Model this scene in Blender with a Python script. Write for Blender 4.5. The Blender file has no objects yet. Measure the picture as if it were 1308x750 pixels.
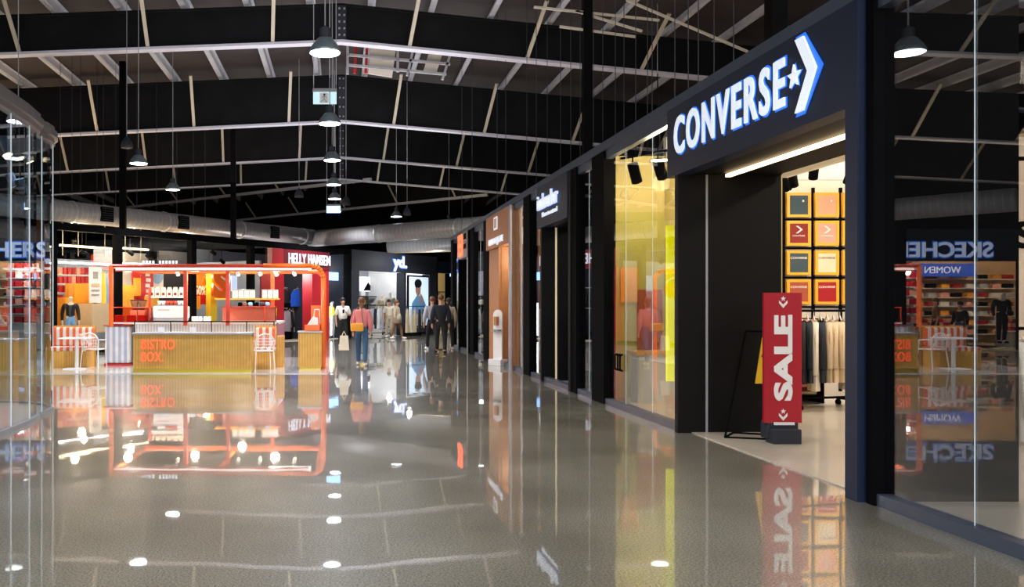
import bpy, bmesh, math, random
from mathutils import Vector, Matrix
random.seed(7)
C = bpy.context.scene.collection
PI = math.pi
F = 1100.0; CX = 436.0; CY = 390.0; H = 1.5

def at(x, y, Y):
    return Vector(((x-CX)*Y/F, Y, H-(y-CY)*Y/F))

# ------------------------------------------------------------------ materials
def nodes(name):
    m = bpy.data.materials.new(name); m.use_nodes = True
    nt = m.node_tree; nt.nodes.clear()
    out = nt.nodes.new('ShaderNodeOutputMaterial')
    return m, nt, out
def mat(name, col, rough=0.5, metal=0.0, emit=0.0, ecol=None, var=0.08, scale=6.0, coat=0.0, bump=0.0, spec=0.5):
    m, nt, out = nodes(name)
    b = nt.nodes.new('ShaderNodeBsdfPrincipled')
    tc = nt.nodes.new('ShaderNodeTexCoord')
    n = nt.nodes.new('ShaderNodeTexNoise'); n.inputs['Scale'].default_value = scale; n.inputs['Detail'].default_value = 3
    nt.links.new(tc.outputs['Object'], n.inputs['Vector'])
    mx = nt.nodes.new('ShaderNodeMix'); mx.data_type = 'RGBA'
    mx.inputs['A'].default_value = (*[max(0, c*(1-var)) for c in col], 1)
    mx.inputs['B'].default_value = (*[min(1, c*(1+var)) for c in col], 1)
    nt.links.new(n.outputs['Fac'], mx.inputs['Factor'])
    nt.links.new(mx.outputs['Result'], b.inputs['Base Color'])
    b.inputs['Roughness'].default_value = rough
    b.inputs['Metallic'].default_value = metal
    b.inputs['Coat Weight'].default_value = coat; b.inputs['Specular IOR Level'].default_value = spec
    if emit:
        b.inputs['Emission Color'].default_value = (*(ecol or col), 1)
        b.inputs['Emission Strength'].default_value = emit
    if bump:
        bp = nt.nodes.new('ShaderNodeBump'); bp.inputs['Strength'].default_value = bump
        nt.links.new(n.outputs['Fac'], bp.inputs['Height']); nt.links.new(bp.outputs['Normal'], b.inputs['Normal'])
    nt.links.new(b.outputs[0], out.inputs[0])
    return m
def glass(name, tint=(1, 1, 1), ior=1.7, rough=0.0, cap=1.0):
    m, nt, out = nodes(name)
    t = nt.nodes.new('ShaderNodeBsdfTransparent'); t.inputs[0].default_value = (*tint, 1)
    g = nt.nodes.new('ShaderNodeBsdfGlossy'); g.inputs['Roughness'].default_value = rough
    g.inputs[0].default_value = (cap, cap, cap, 1)
    lw = nt.nodes.new('ShaderNodeLayerWeight'); lw.inputs[0].default_value = 0.5
    pw = nt.nodes.new('ShaderNodeMath'); pw.operation = 'POWER'; pw.inputs[1].default_value = 4.2
    nt.links.new(lw.outputs['Facing'], pw.inputs[0])
    f0 = ((ior-1)/(ior+1))**2
    fr = nt.nodes.new('ShaderNodeMath'); fr.operation = 'MULTIPLY_ADD'; fr.inputs[1].default_value = 1-f0; fr.inputs[2].default_value = f0
    nt.links.new(pw.outputs[0], fr.inputs[0])
    mx = nt.nodes.new('ShaderNodeMixShader')
    nt.links.new(fr.outputs[0], mx.inputs[0]); nt.links.new(t.outputs[0], mx.inputs[1]); nt.links.new(g.outputs[0], mx.inputs[2])
    nt.links.new(mx.outputs[0], out.inputs[0])
    return m
def striped(name, c1, c2, freq, axis='X', rough=0.5, duty=0.5, bump=0.0, emit=0.0):
    m, nt, out = nodes(name)
    b = nt.nodes.new('ShaderNodeBsdfPrincipled'); b.inputs['Roughness'].default_value = rough
    tc = nt.nodes.new('ShaderNodeTexCoord'); sp = nt.nodes.new('ShaderNodeSeparateXYZ')
    nt.links.new(tc.outputs['Object'], sp.inputs[0])
    a = nt.nodes.new('ShaderNodeMath'); a.operation = 'MULTIPLY'; a.inputs[1].default_value = freq
    nt.links.new(sp.outputs[axis], a.inputs[0])
    f = nt.nodes.new('ShaderNodeMath'); f.operation = 'FRACT'; nt.links.new(a.outputs[0], f.inputs[0])
    g = nt.nodes.new('ShaderNodeMath'); g.operation = 'GREATER_THAN'; g.inputs[1].default_value = duty
    nt.links.new(f.outputs[0], g.inputs[0])
    n = nt.nodes.new('ShaderNodeTexNoise'); n.inputs['Scale'].default_value = 5
    nt.links.new(tc.outputs['Object'], n.inputs['Vector'])
    mx = nt.nodes.new('ShaderNodeMix'); mx.data_type = 'RGBA'
    mx.inputs['A'].default_value = (*c1, 1); mx.inputs['B'].default_value = (*c2, 1)
    nt.links.new(g.outputs[0], mx.inputs['Factor'])
    m2 = nt.nodes.new('ShaderNodeMix'); m2.data_type = 'RGBA'; m2.blend_type = 'MULTIPLY'
    m2.inputs['Factor'].default_value = 0.35
    nt.links.new(mx.outputs['Result'], m2.inputs['A']); nt.links.new(n.outputs['Fac'], m2.inputs['B'])
    nt.links.new(m2.outputs['Result'], b.inputs['Base Color'])
    if emit:
        nt.links.new(m2.outputs['Result'], b.inputs['Emission Color']); b.inputs['Emission Strength'].default_value = emit
    nt.links.new(b.outputs[0], out.inputs[0])
    return m
def terrazzo(name, dark, light, rough=0.10, coat=1.0, coat_ior=1.8, spec=0.5, speck=75):
    m, nt, out = nodes(name)
    b = nt.nodes.new('ShaderNodeBsdfPrincipled')
    tc = nt.nodes.new('ShaderNodeTexCoord')
    n1 = nt.nodes.new('ShaderNodeTexNoise'); n1.inputs['Scale'].default_value = 0.55; n1.inputs['Detail'].default_value = 5
    n2 = nt.nodes.new('ShaderNodeTexNoise'); n2.inputs['Scale'].default_value = speck; n2.inputs['Detail'].default_value = 4; n2.inputs['Roughness'].default_value = 0.75
    v = nt.nodes.new('ShaderNodeTexVoronoi'); v.inputs['Scale'].default_value = speck*0.8
    for k in (n1, n2, v): nt.links.new(tc.outputs['Object'], k.inputs['Vector'])
    r1 = nt.nodes.new('ShaderNodeValToRGB')
    r1.color_ramp.elements[0].position = 0.36; r1.color_ramp.elements[0].color = (*dark, 1)
    r1.color_ramp.elements[1].position = 0.64; r1.color_ramp.elements[1].color = (*light, 1)
    nt.links.new(n1.outputs['Fac'], r1.inputs[0])
    r2 = nt.nodes.new('ShaderNodeValToRGB')
    r2.color_ramp.elements[0].position = 0.42; r2.color_ramp.elements[0].color = (0.22, 0.21, 0.20, 1)
    r2.color_ramp.elements[1].position = 0.57; r2.color_ramp.elements[1].color = (1.25, 1.22, 1.15, 1)
    nt.links.new(n2.outputs['Fac'], r2.inputs[0])
    r3 = nt.nodes.new('ShaderNodeValToRGB')
    r3.color_ramp.elements[0].position = 0.10; r3.color_ramp.elements[0].color = (0.35, 0.33, 0.32, 1)
    r3.color_ramp.elements[1].position = 0.22; r3.color_ramp.elements[1].color = (1, 1, 1, 1)
    nt.links.new(v.outputs['Distance'], r3.inputs[0])
    def mul(a, c, f):
        k = nt.nodes.new('ShaderNodeMix'); k.data_type = 'RGBA'; k.blend_type = 'MULTIPLY'; k.inputs['Factor'].default_value = f
        nt.links.new(a, k.inputs['A']); nt.links.new(c, k.inputs['B']); return k.outputs['Result']
    o = mul(mul(r1.outputs[0], r2.outputs[0], 0.9), r3.outputs[0], 0.5)
    nt.links.new(o, b.inputs['Base Color'])
    b.inputs['Roughness'].default_value = rough; b.inputs['Specular IOR Level'].default_value = spec
    b.inputs['Coat Weight'].default_value = coat; b.inputs['Coat IOR'].default_value = coat_ior; b.inputs['Coat Roughness'].default_value = 0.02
    nz = nt.nodes.new('ShaderNodeTexNoise'); nz.inputs['Scale'].default_value = 1.4; nt.links.new(tc.outputs['Object'], nz.inputs['Vector'])
    bp = nt.nodes.new('ShaderNodeBump'); bp.inputs['Strength'].default_value = 0.02; bp.inputs['Distance'].default_value = 0.05
    nt.links.new(nz.outputs['Fac'], bp.inputs['Height']); nt.links.new(bp.outputs['Normal'], b.inputs['Coat Normal'])
    nt.links.new(b.outputs[0], out.inputs[0])
    return m

M = {}
M['floor'] = terrazzo('polished concrete', (0.205, 0.187, 0.148), (0.345, 0.325, 0.265), coat_ior=1.75, rough=.35)
M['shopfloor'] = mat('pale shop concrete', (0.52, 0.46, 0.37), 0.3, var=.22, scale=1.1, coat=.3)
M['headrail'] = mat('warm grey head rail', (0.20, 0.18, 0.19), 0.35, 0.3)
M['tile'] = mat('white kiosk tile', (0.72, 0.71, 0.68), 0.15, coat=0.6, scale=2)
M['black'] = mat('matt black', (0.003, 0.003, 0.0035), 0.8, var=.3, spec=.04)
M['beam'] = mat('black beam paint', (0.009, 0.009, 0.010), 0.9, var=.45, scale=1.2, spec=.1)
M['roof'] = striped('dark roof lining', (0.016, 0.010, 0.009), (0.030, 0.019, 0.017), 1.1, 'Y', 0.8, 0.06)
M['purlin'] = striped('galvanised purlin', (0.5, 0.5, 0.54), (0.5, 0.5, 0.54), 0, 'X', 0.45)
M['galv'] = mat('galvanised steel', (0.40, 0.40, 0.42), 0.4, 0.4, var=.2, scale=3)
M['rail'] = mat('pale lavender steel rail', (0.52, 0.51, 0.58), 0.4, 0.1, var=.1)
M['brace'] = mat('cream painted brace', (0.42, 0.37, 0.29), 0.5)
M['duct'] = striped('spiral duct', (0.42, 0.42, 0.43), (0.30, 0.30, 0.31), 5.0, 'X', 0.38, 0.12)
M['navy'] = mat('navy satin fascia', (0.012, 0.020, 0.045), 0.5, 0.0, spec=.25)
M['navyrail'] = mat('blue grey aluminium', (0.10, 0.125, 0.18), 0.3, 0.6)
M['dark'] = mat('dark bronze panel', (0.006, 0.0055, 0.0055), 0.6, var=.2, spec=.12)
M['charcoal'] = mat('charcoal panel', (0.028, 0.031, 0.042), 0.6, spec=.25)
M['grey'] = mat('mid grey paint', (0.28, 0.28, 0.30), 0.5)
M['white'] = mat('white paint', (0.80, 0.79, 0.77), 0.4)
M['offwhite'] = mat('warm white wall', (0.75, 0.68, 0.58), 0.6)
M['beige'] = mat('beige fabric', (0.62, 0.48, 0.30), 0.8)
M['sand'] = mat('sand cotton', (0.75, 0.66, 0.52), 0.85)
M['tan'] = mat('tan wall', (0.62, 0.42, 0.24), 0.7)
M['red'] = mat('red', (0.55, 0.012, 0.02), 0.45)
M['salered'] = mat('sale red vinyl', (0.42, 0.006, 0.018), 0.35, coat=.3)
M['maroon'] = mat('maroon fascia', (0.16, 0.008, 0.014), 0.4)
M['crimson'] = mat('crimson wall', (0.42, 0.012, 0.02), 0.45)
M['orange'] = mat('orange powdercoat', (0.95, 0.16, 0.015), 0.35)
M['rust'] = mat('dark orange red steel', (0.55, 0.045, 0.015), 0.35)
M['amber'] = mat('amber panel', (0.85, 0.36, 0.02), 0.5)
M['yellow'] = mat('yellow', (0.92, 0.62, 0.03), 0.5)
M['framey'] = mat('golden frame', (0.85, 0.45, 0.03), 0.4)
M['acid'] = mat('acid yellow strip', (0.85, 0.80, 0.0), 0.5, emit=0.9, ecol=(0.9, 0.85, 0.0))
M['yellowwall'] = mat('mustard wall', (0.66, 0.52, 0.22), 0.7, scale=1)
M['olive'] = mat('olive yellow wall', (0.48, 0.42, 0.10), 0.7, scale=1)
M['timber'] = striped('oak slats', (0.50, 0.23, 0.035), (0.78, 0.43, 0.085), 16, 'X', 0.5, 0.15)
M['cedar'] = striped('cedar boards', (0.28, 0.09, 0.02), (0.55, 0.24, 0.08), 7, 'X', 0.5, 0.10)
M['cedarp'] = mat('cedar panel', (0.45, 0.20, 0.08), 0.5, var=.2)
M['brass'] = mat('brass kick plate', (0.55, 0.38, 0.05), 0.3, 0.7)
M['stripe'] = striped('orange and white stripe cloth', (0.85, 0.16, 0.04), (0.85, 0.80, 0.74), 6.5, 'X', 0.8)
M['ribwhite'] = striped('white ribbed panel', (0.55, 0.56, 0.60), (0.82, 0.82, 0.84), 14, 'X', 0.4, 0.35)
M['ribblue'] = striped('blue white ribbed panel', (0.42, 0.50, 0.66), (0.78, 0.80, 0.84), 7, 'X', 0.3, 0.5)
M['ribpink'] = striped('pink ribbed panel', (0.50, 0.16, 0.24), (0.68, 0.30, 0.36), 12, 'Y', 0.4)
M['pink'] = mat('salmon pink', (0.90, 0.52, 0.40), 0.4)
M['navycloth'] = mat('navy cloth', (0.010, 0.013, 0.022), 0.85)
M['blackcloth'] = mat('black cloth', (0.012, 0.012, 0.014), 0.9)
M['denim'] = mat('blue denim', (0.035, 0.10, 0.19), 0.85)
M['pinkknit'] = mat('dusty pink knit', (0.62, 0.20, 0.20), 0.9, bump=.2, scale=40)
M['greycloth'] = mat('light grey cloth', (0.42, 0.42, 0.46), 0.9)
M['khaki'] = mat('khaki cloth', (0.42, 0.35, 0.24), 0.9)
M['cream'] = mat('cream cloth', (0.72, 0.66, 0.52), 0.9)
M['brown'] = mat('brown cloth', (0.20, 0.10, 0.05), 0.9)
M['skin'] = mat('skin', (0.55, 0.30, 0.20), 0.55)
M['hairdark'] = mat('dark hair', (0.012, 0.009, 0.008), 0.6, scale=30, var=.4)
M['hairbrown'] = mat('brown hair', (0.16, 0.07, 0.03), 0.6, scale=30, var=.4)
M['eye'] = mat('eye', (0.02, 0.015, 0.01), 0.2)
M['bluecloth'] = mat('royal blue cloth', (0.01, 0.10, 0.62), 0.8)
M['slate'] = mat('slate blue print', (0.05, 0.085, 0.105), 0.8)
M['peach'] = mat('peach print', (0.72, 0.40, 0.26), 0.8)
M['rosep'] = mat('rose print', (0.78, 0.36, 0.28), 0.8)
M['brick'] = mat('brick red print', (0.26, 0.025, 0.02), 0.8)
M['rustp'] = mat('faded red print', (0.42, 0.09, 0.05), 0.8)
M['creamp'] = mat('cream print', (0.80, 0.70, 0.50), 0.8)
M['brownp'] = mat('brown print', (0.10, 0.045, 0.03), 0.8)
M['steelp'] = mat('steel blue print', (0.22, 0.27, 0.33), 0.8)
M['letterw'] = mat('lit white letter', (0.8, 0.85, .9), 0.4, emit=.62, ecol=(0.80, 0.88, 1.0))
M['halo'] = mat('blue led halo', (0.01, 0.10, 0.5), 0.4, emit=.75, ecol=(0.02, 0.20, 1.0))
M['flatwhite'] = mat('white print', (0.85, 0.83, 0.82), 0.5)
M['letterred'] = mat('lit red letter', (1, 0.1, 0.03), 0.4, emit=2.5, ecol=(1, 0.12, 0.04))
M['letterorange'] = mat('coral letter', (1.0, 0.12, 0.03), 0.4, emit=0.9, ecol=(1, 0.14, 0.05))
M['letterblue'] = mat('blue lit sign', (0.25, 0.5, 1), 0.4, emit=3.5, ecol=(0.25, 0.5, 1))
M['lamp'] = mat('lamp diffuser', (1, 1, 1), 0.4, emit=14, ecol=(0.93, 0.97, 1.0))
M['warmled'] = mat('warm led', (1, .8, .5), 0.4, emit=7, ecol=(1, 0.72, 0.38))
M['whiteled'] = mat('white led', (1, 1, 1), 0.4, emit=5, ecol=(1, 0.95, 0.88))
M['softled'] = mat('soft led', (1, 1, 1), 0.4, emit=1.4, ecol=(1, 0.97, 0.93))
M['shade'] = mat('aluminium shade', (0.20, 0.26, 0.29), 0.3, 0.5)
M['screen'] = mat('backlit poster blue', (0.55, 0.68, 0.85), 0.4, emit=1.0, ecol=(0.55, 0.68, 0.9))
M['screenw'] = mat('backlit poster white', (0.8, 0.8, 0.85), 0.4, emit=0.9, ecol=(0.85, 0.85, 0.95))
M['bluesign'] = mat('blue banner', (0.01, 0.06, 0.42), 0.4, emit=0.6, ecol=(0.01, 0.08, 0.6))
M['exit'] = mat('exit sign face', (0.55, 0.75, 0.80), 0.4, emit=0.7, ecol=(0.5, 0.75, 0.85))
M['exitg'] = mat('exit pictogram', (0.02, 0.10, 0.08), 0.4)
M['bluewall'] = mat('cool blue grey wall', (0.30, 0.36, 0.46), 0.6)
M['glass'] = glass('shop glass', (0.96, 0.97, 0.97), 1.75)
M['glassdark'] = glass('strong reflecting glass', (0.90, 0.92, 0.94), 2.1)
M['glassleft'] = glass('curved shop glass', (0.90, 0.94, 0.97), 1.4, cap=.7)
M['glassedge'] = mat('glass edge', (0.62, 0.70, 0.74), 0.2, emit=0.12, ecol=(0.6, 0.75, 0.85))
M['acrylicred'] = glass('red acrylic', (0.85, 0.45, 0.36), 1.3)
M['acrylicpink'] = glass('pink acrylic', (1.0, 0.84, 0.78), 1.3)
M['gold'] = mat('warm strip', (0.85, 0.68, 0.45), 0.4, emit=.25, ecol=(1, .8, .5))
M['redpipe'] = mat('red sprinkler pipe', (0.6, 0.02, 0.01), 0.4)
M['bluesteel'] = mat('sky blue', (0.18, 0.42, 0.75), 0.5)

# ------------------------------------------------------------------ builders
class MB:
    def __init__(s): s.bm = bmesh.new()
    def box(s, x0, x1, y0, y1, z0, z1, bev=0.0):
        vs = [s.bm.verts.new(p) for p in ((x0,y0,z0),(x1,y0,z0),(x1,y1,z0),(x0,y1,z0),(x0,y0,z1),(x1,y0,z1),(x1,y1,z1),(x0,y1,z1))]
        fs = [s.bm.faces.new([vs[i] for i in f]) for f in ((0,3,2,1),(4,5,6,7),(0,1,5,4),(1,2,6,5),(2,3,7,6),(3,0,4,7))]
        if bev:
            es = list({e for f in fs for e in f.edges})
            bmesh.ops.bevel(s.bm, geom=es, offset=bev, segments=2, affect='EDGES', profile=.6)
        return s
    def cyl(s, a, b, r, r2=None, n=12):
        a = Vector(a); b = Vector(b); d = b-a
        if d.length < 1e-6: return s
        q = d.to_track_quat('Z', 'Y').to_matrix().to_4x4(); q.translation = (a+b)/2
        bmesh.ops.create_cone(s.bm, cap_ends=True, segments=n, radius1=r, radius2=r if r2 is None else r2, depth=d.length, matrix=q)
        return s
    def bar(s, a, b, w, h):
        a = Vector(a); b = Vector(b); d = b-a; L = d.length
        q = d.to_track_quat('Z', 'Y').to_matrix().to_4x4(); q.translation = (a+b)/2
        bmesh.ops.create_cube(s.bm, size=1, matrix=q @ Matrix.Diagonal((w, h, L, 1)))
        return s
    def tube(s, pts, r, n=8):
        for i in range(len(pts)-1): s.cyl(pts[i], pts[i+1], r, n=n)
        for p in pts[1:-1]: s.ball(p, r, n)
        return s
    def ball(s, c, r, n=10, sc=(1,1,1)):
        m = Matrix.Translation(Vector(c)) @ Matrix.Diagonal((*sc, 1))
        bmesh.ops.create_uvsphere(s.bm, u_segments=n, v_segments=max(6, n//2+2), radius=r, matrix=m); return s
    def lathe(s, prof, c=(0,0,0), n=24):
        c = Vector(c); rings = []
        for r, z in prof:
            rings.append([s.bm.verts.new(c+Vector((r*math.cos(2*PI*k/n), r*math.sin(2*PI*k/n), z))) for k in range(n)])
        for i in range(len(rings)-1):
            for k in range(n):
                s.bm.faces.new((rings[i][k], rings[i][(k+1)%n], rings[i+1][(k+1)%n], rings[i+1][k]))
        if prof[0][0] > 1e-4: s.bm.faces.new(rings[0][::-1])
        if prof[-1][0] > 1e-4: s.bm.faces.new(rings[-1])
        return s
    def prism(s, poly, y0, y1):
        """poly in x,z extruded along y"""
        a = [s.bm.verts.new((p[0], y0, p[1])) for p in poly]; b = [s.bm.verts.new((p[0], y1, p[1])) for p in poly]
        n = len(poly)
        s.bm.faces.new(a); s.bm.faces.new(b[::-1])
        for i in range(n): s.bm.faces.new((a[i], b[i], b[(i+1)%n], a[(i+1)%n]))
        return s
    def slab(s, poly, z0, z1):
        a = [s.bm.verts.new((p[0], p[1], z0)) for p in poly]; b = [s.bm.verts.new((p[0], p[1], z1)) for p in poly]
        n = len(poly)
        s.bm.faces.new(a[::-1]); s.bm.faces.new(b)
        for i in range(n): s.bm.faces.new((a[i], a[(i+1)%n], b[(i+1)%n], b[i]))
        return s
    def build(s, name, m, parent=None, smooth=False):
        bmesh.ops.recalc_face_normals(s.bm, faces=s.bm.faces)
        me = bpy.data.meshes.new(name); s.bm.to_mesh(me); s.bm.free()
        if smooth:
            for p in me.polygons: p.use_smooth = True
        me.materials.append(M[m] if isinstance(m, str) else m)
        o = bpy.data.objects.new(name, me); C.objects.link(o)
        if parent: o.parent = parent
        return o
def B(x0, x1, y0, y1, z0, z1, bev=0.0): return MB().box(x0, x1, y0, y1, z0, z1, bev)
def tag(o, label=None, cat=None, group=None, kind=None, loc=None, rz=None):
    if label: o['label'] = label
    if cat: o['category'] = cat
    if group: o['group'] = group
    if kind: o['kind'] = kind
    if loc is not None: o.location = loc
    if rz is not None: o.rotation_euler = (0, 0, rz)
    return o
def thing(name, label, cat, loc=(0,0,0), rz=0, group=None):
    o = bpy.data.objects.new(name, None); C.objects.link(o); o.empty_display_size = 0.2
    return tag(o, label, cat, group, None, loc, rz)
def struct(name, mb, m, label=None, loc=(0,0,0), rz=0):
    o = mb.build(name, m); o['kind'] = 'structure'
    if label: o['label'] = label; o['category'] = name.split('_')[0]
    o.location = loc; o.rotation_euler = (0,0,rz); return o
def sroot(name, label=None, loc=(0,0,0), rz=0):
    o = bpy.data.objects.new(name, None); C.objects.link(o); o['kind'] = 'structure'
    if label: o['label'] = label; o['category'] = name.split('_')[0]
    o.location = loc; o.rotation_euler = (0,0,rz); return o
def kids(o): return [c for c in bpy.data.objects if c.parent == o]
def dup(root, loc, rz=None, label=None, group=None):
    r = root.copy(); C.objects.link(r); r.location = loc
    if rz is not None: r.rotation_euler = (0,0,rz)
    if label: r['label'] = label
    if group: r['group'] = group
    for ch in kids(root):
        c = ch.copy(); C.objects.link(c); c.parent = r
        for g in kids(ch):
            d = g.copy(); C.objects.link(d); d.parent = c
    return r
def text(name, s, m, parent, w, h, x=0, y=0, z=0, ext=0.02, off=0.0, shear=0.0, flip=0.0, space=1.0):
    """lettering facing local -Y, centred at x,z, fitted to w by h"""
    cu = bpy.data.curves.new(name, 'FONT'); cu.body = s; cu.extrude = 0.02; cu.offset = off; cu.shear = shear
    cu.align_x = 'CENTER'; cu.resolution_u = 4; cu.space_character = space
    t = bpy.data.objects.new(name, cu); C.objects.link(t)
    dg = bpy.context.evaluated_depsgraph_get()
    me = bpy.data.meshes.new_from_object(t.evaluated_get(dg)); bpy.data.objects.remove(t)
    xs = [v.co.x for v in me.vertices]; ys = [v.co.y for v in me.vertices]
    mx, Mx, my, My = min(xs), max(xs), min(ys), max(ys)
    for v in me.vertices:
        u = ((v.co.x-mx)/(Mx-mx)-.5)*w; q = ((v.co.y-my)/(My-my)-.5)*h; d = v.co.z/0.02*ext
        if flip:  # rotate in plane
            u, q = u*math.cos(flip)-q*math.sin(flip), u*math.sin(flip)+q*math.cos(flip)
        v.co = (x+u, y-d, z+q)
    me.materials.clear(); me.materials.append(M[m])
    o = bpy.data.objects.new(name, me); C.objects.link(o); o.parent = parent
    return o
def light(kind, loc, power, col=(1,1,1), size=0.2, sy=None, rot=(0,0,0), name='lamp_light', spot=2.4, blend=.6):
    l = bpy.data.lights.new(name, kind); l.energy = power; l.color = col
    if kind == 'AREA':
        l.shape = 'RECTANGLE'; l.size = size; l.size_y = sy or size
    elif kind in ('POINT', 'SPOT'):
        l.shadow_soft_size = size
        if kind == 'SPOT': l.spot_size = spot; l.spot_blend = blend
    o = bpy.data.objects.new(name, l); C.objects.link(o); o.location = loc; o.rotation_euler = rot
    return o

# ------------------------------------------------------------------ camera and world
cam = bpy.data.cameras.new('camera'); co = bpy.data.objects.new('camera', cam); C.objects.link(co)
co.location = (0, 0, H); co.rotation_euler = (PI/2, 0, 0)
cam.sensor_width = 36; cam.lens = F/1308*36; cam.shift_x = (654-CX)/1308; cam.shift_y = (CY-375)/1308
cam.clip_end = 300
bpy.context.scene.camera = co
w = bpy.data.worlds.new('world'); bpy.context.scene.world = w; w.use_nodes = True
w.node_tree.nodes['Background'].inputs[0].default_value = (0.55, 0.60, 0.68, 1)
w.node_tree.nodes['Background'].inputs[1].default_value = 0.35
vs = bpy.context.scene.view_settings; vs.view_transform = 'Standard'; vs.look = 'None'; vs.exposure = 0.0; vs.gamma = 1.0
bpy.context.scene.render.film_transparent = False

# ------------------------------------------------------------------ frames of the two shop fronts
FX = 4.06
def RY(x): return F*FX/(x-CX)                     # depth of the right shop front at bearing x
LA = math.atan(1.40); LD = Vector((math.cos(LA), math.sin(LA))); LN = Vector((-math.sin(LA), math.cos(LA)))
P0 = Vector((-8.8, 26.0))
def LP(x, d=0.0):                                 # point on the left shop front (or d behind it) at bearing x
    k = (x-CX)/F
    Y = (d + LN.dot(P0))/(LN.x*k+LN.y)
    return Vector((k*Y, Y))
def LS(x, d=0.0): return (LP(x, d)-P0).dot(LD)
def LZ(x, y, d=0.0): return H-(y-CY)*LP(x, d).y/F
LROOT = (P0.x, P0.y, 0)

# ------------------------------------------------------------------ setting
struct('floor', B(-30, 30, -8, 80, -.2, 0), 'floor', 'grey speckled polished concrete mall floor')
S = 0.069; ROOFZ = 10.40
mb = MB()
for sg in (-1, 1):
    mb.prism([(0, ROOFZ), (sg*28, ROOFZ-28*S), (sg*28, ROOFZ-28*S+.15), (0, ROOFZ+.15)], -8, 80)
struct('ceiling', mb, 'roof', 'dark insulated gable roof lining above the beams')
struct('wall_back', B(-30, 30, 79, 79.3, 0, 10.5), 'beam', 'black far end wall')
struct('wall_left', B(-29, -28.7, -8, 79, 0, 10.5), 'beam', 'black outer wall on the left')
struct('wall_right', B(28.7, 29, -8, 79, 0, 10.5), 'beam', 'black outer wall on the right')

# ------------------------------------------------------------------ roof beams
ROT = math.atan(0.10)
def gable_rail(mb, L, y0, y1, z0, z1):
    for sg in (-1, 1):
        mb.prism([(0, z0), (sg*L, z0-L*S), (sg*L, z1-L*S), (0, z1)], y0, y1)
    return mb
beams = [(9.5, 9.0, 1.05, 'black gable roof beam nearest the camera with cream braces, above the frame'),
         (17.0, 9.0, 1.05, 'black gable roof beam above the nearest pendant lamp'),
         (24.5, 9.0, 1.05, 'uppermost black gable roof beam in view with lavender bottom rail'),
         (32.0, 8.34, 1.7, 'deep black gable roof beam, second in view counted from the top'),
         (39.8, 8.34, 1.7, 'deep black gable roof beam, third in view counted from the top'),
         (46.7, 8.34, 1.7, 'farthest black gable roof beam, lowest in the photo over the blue fascia shop')]
for (Y, Z, d, lab) in beams:
    r = thing('roof_beam', lab, 'roof beam', (0, Y, Z), ROT, 'black gable roof beams')
    gable_rail(MB(), 25, -.06, .10, 0.0, d).build('beam_web', 'beam', r)
    gable_rail(MB(), 25, -.16, .16, -.05, .02).build('bottom_rail', 'rail', r)
    gable_rail(MB(), 25, -.14, -.06, d-.06, d).build('top_flange', 'beam', r)
    pl = B(-.13, .13, -.12, -.06, .03, d-.05).build('splice_plate', 'charcoal', r)
    bb = MB()
    for k in range(5):
        for sx in (-.07, .07): bb.cyl((sx, -.16, .15+k*(d-.3)/4), (sx, -.12, .15+k*(d-.3)/4), .03, n=6)
    bb.build('bolt_set', 'galv', pl)
    for k in range(-6, 6):
        x = 1.75+3.45*(k if k >= 0 else -k-1); x = x if k >= 0 else -x
        x += .2*(1 if x > 0 else -1)
        MB().bar((x, -.1, .04-abs(x)*S), (x-.0, -1.8, 1.45-abs(x)*S + (.0 if Z < 9 else -.35)), .10, .05).build('brace', 'brace', r)
# purlins running the length of the hall
pur = MB().box(-.035, .035, 0, 66, -.24, 0).box(-.13, .0, 0, 66, -.26, -.225).box(.0, .12, 0, 66, -.02, 0)
p0 = None
for k in range(-12, 13):
    x = 1.75*k + .88
    lc = (x, 1, ROOFZ-abs(x)*S-.02)
    lab = 'grey galvanised purlin running lengthwise under the dark roof lining'
    if p0 is None:
        p0 = tag(pur.build('roof_purlin', 'purlin'), lab, 'purlin', 'lengthwise roof purlins', loc=lc)
    else: dup(p0, lc)
# cross rafters of the wing beyond
for (a, b, lab) in (((-16, 60.8, 8.3), (1.6, 46.5, 8.3), 'thin pale rail beam of the far wing climbing to the ridge'),
                    ((-8.4, 69, 8.3), (9, 53, 8.3), 'farther pale rail beam of the far wing above the silver duct')):
    r = thing('wing_beam', lab, 'roof beam', (0, 0, 0))
    MB().bar(a, b, .16, .16).build('bottom_rail', 'rail', r)
    A = Vector(a); Bv = Vector(b); u = Vector((0, 0, .9))
    MB().bar(A+u, Bv+u, .12, 1.6).build('beam_web', 'beam', r)
    for k in range(5):
        p = A.lerp(Bv, (k+.5)/5)
        MB().bar(p, p+Vector((-.7, -1.2, 1.1)), .09, .07).build('brace', 'brace', r)
# steel columns standing above shop fronts
for (p, z0, z1, lab) in (((*LP(157, .3), ), 4.0, 9.6, 'dark steel column rising above the striped bench bay'),
                         ((*LP(298, .3), ), 4.0, 9.7, 'dark steel column rising behind the kiosk beam'),
                         (((750-CX)*20/F, 20), 4.0, 9.5, 'dark steel column above the white lettered doorway fascia'),
                         (((991-CX)*11/F, 11), 4.0, 9.6, 'dark steel column above the big chevron sign')):
    tag(B(-.1, .1, -.1, .1, z0, z1).build('steel_column', 'black'), lab, 'column', loc=(p[0], p[1], 0))
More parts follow.
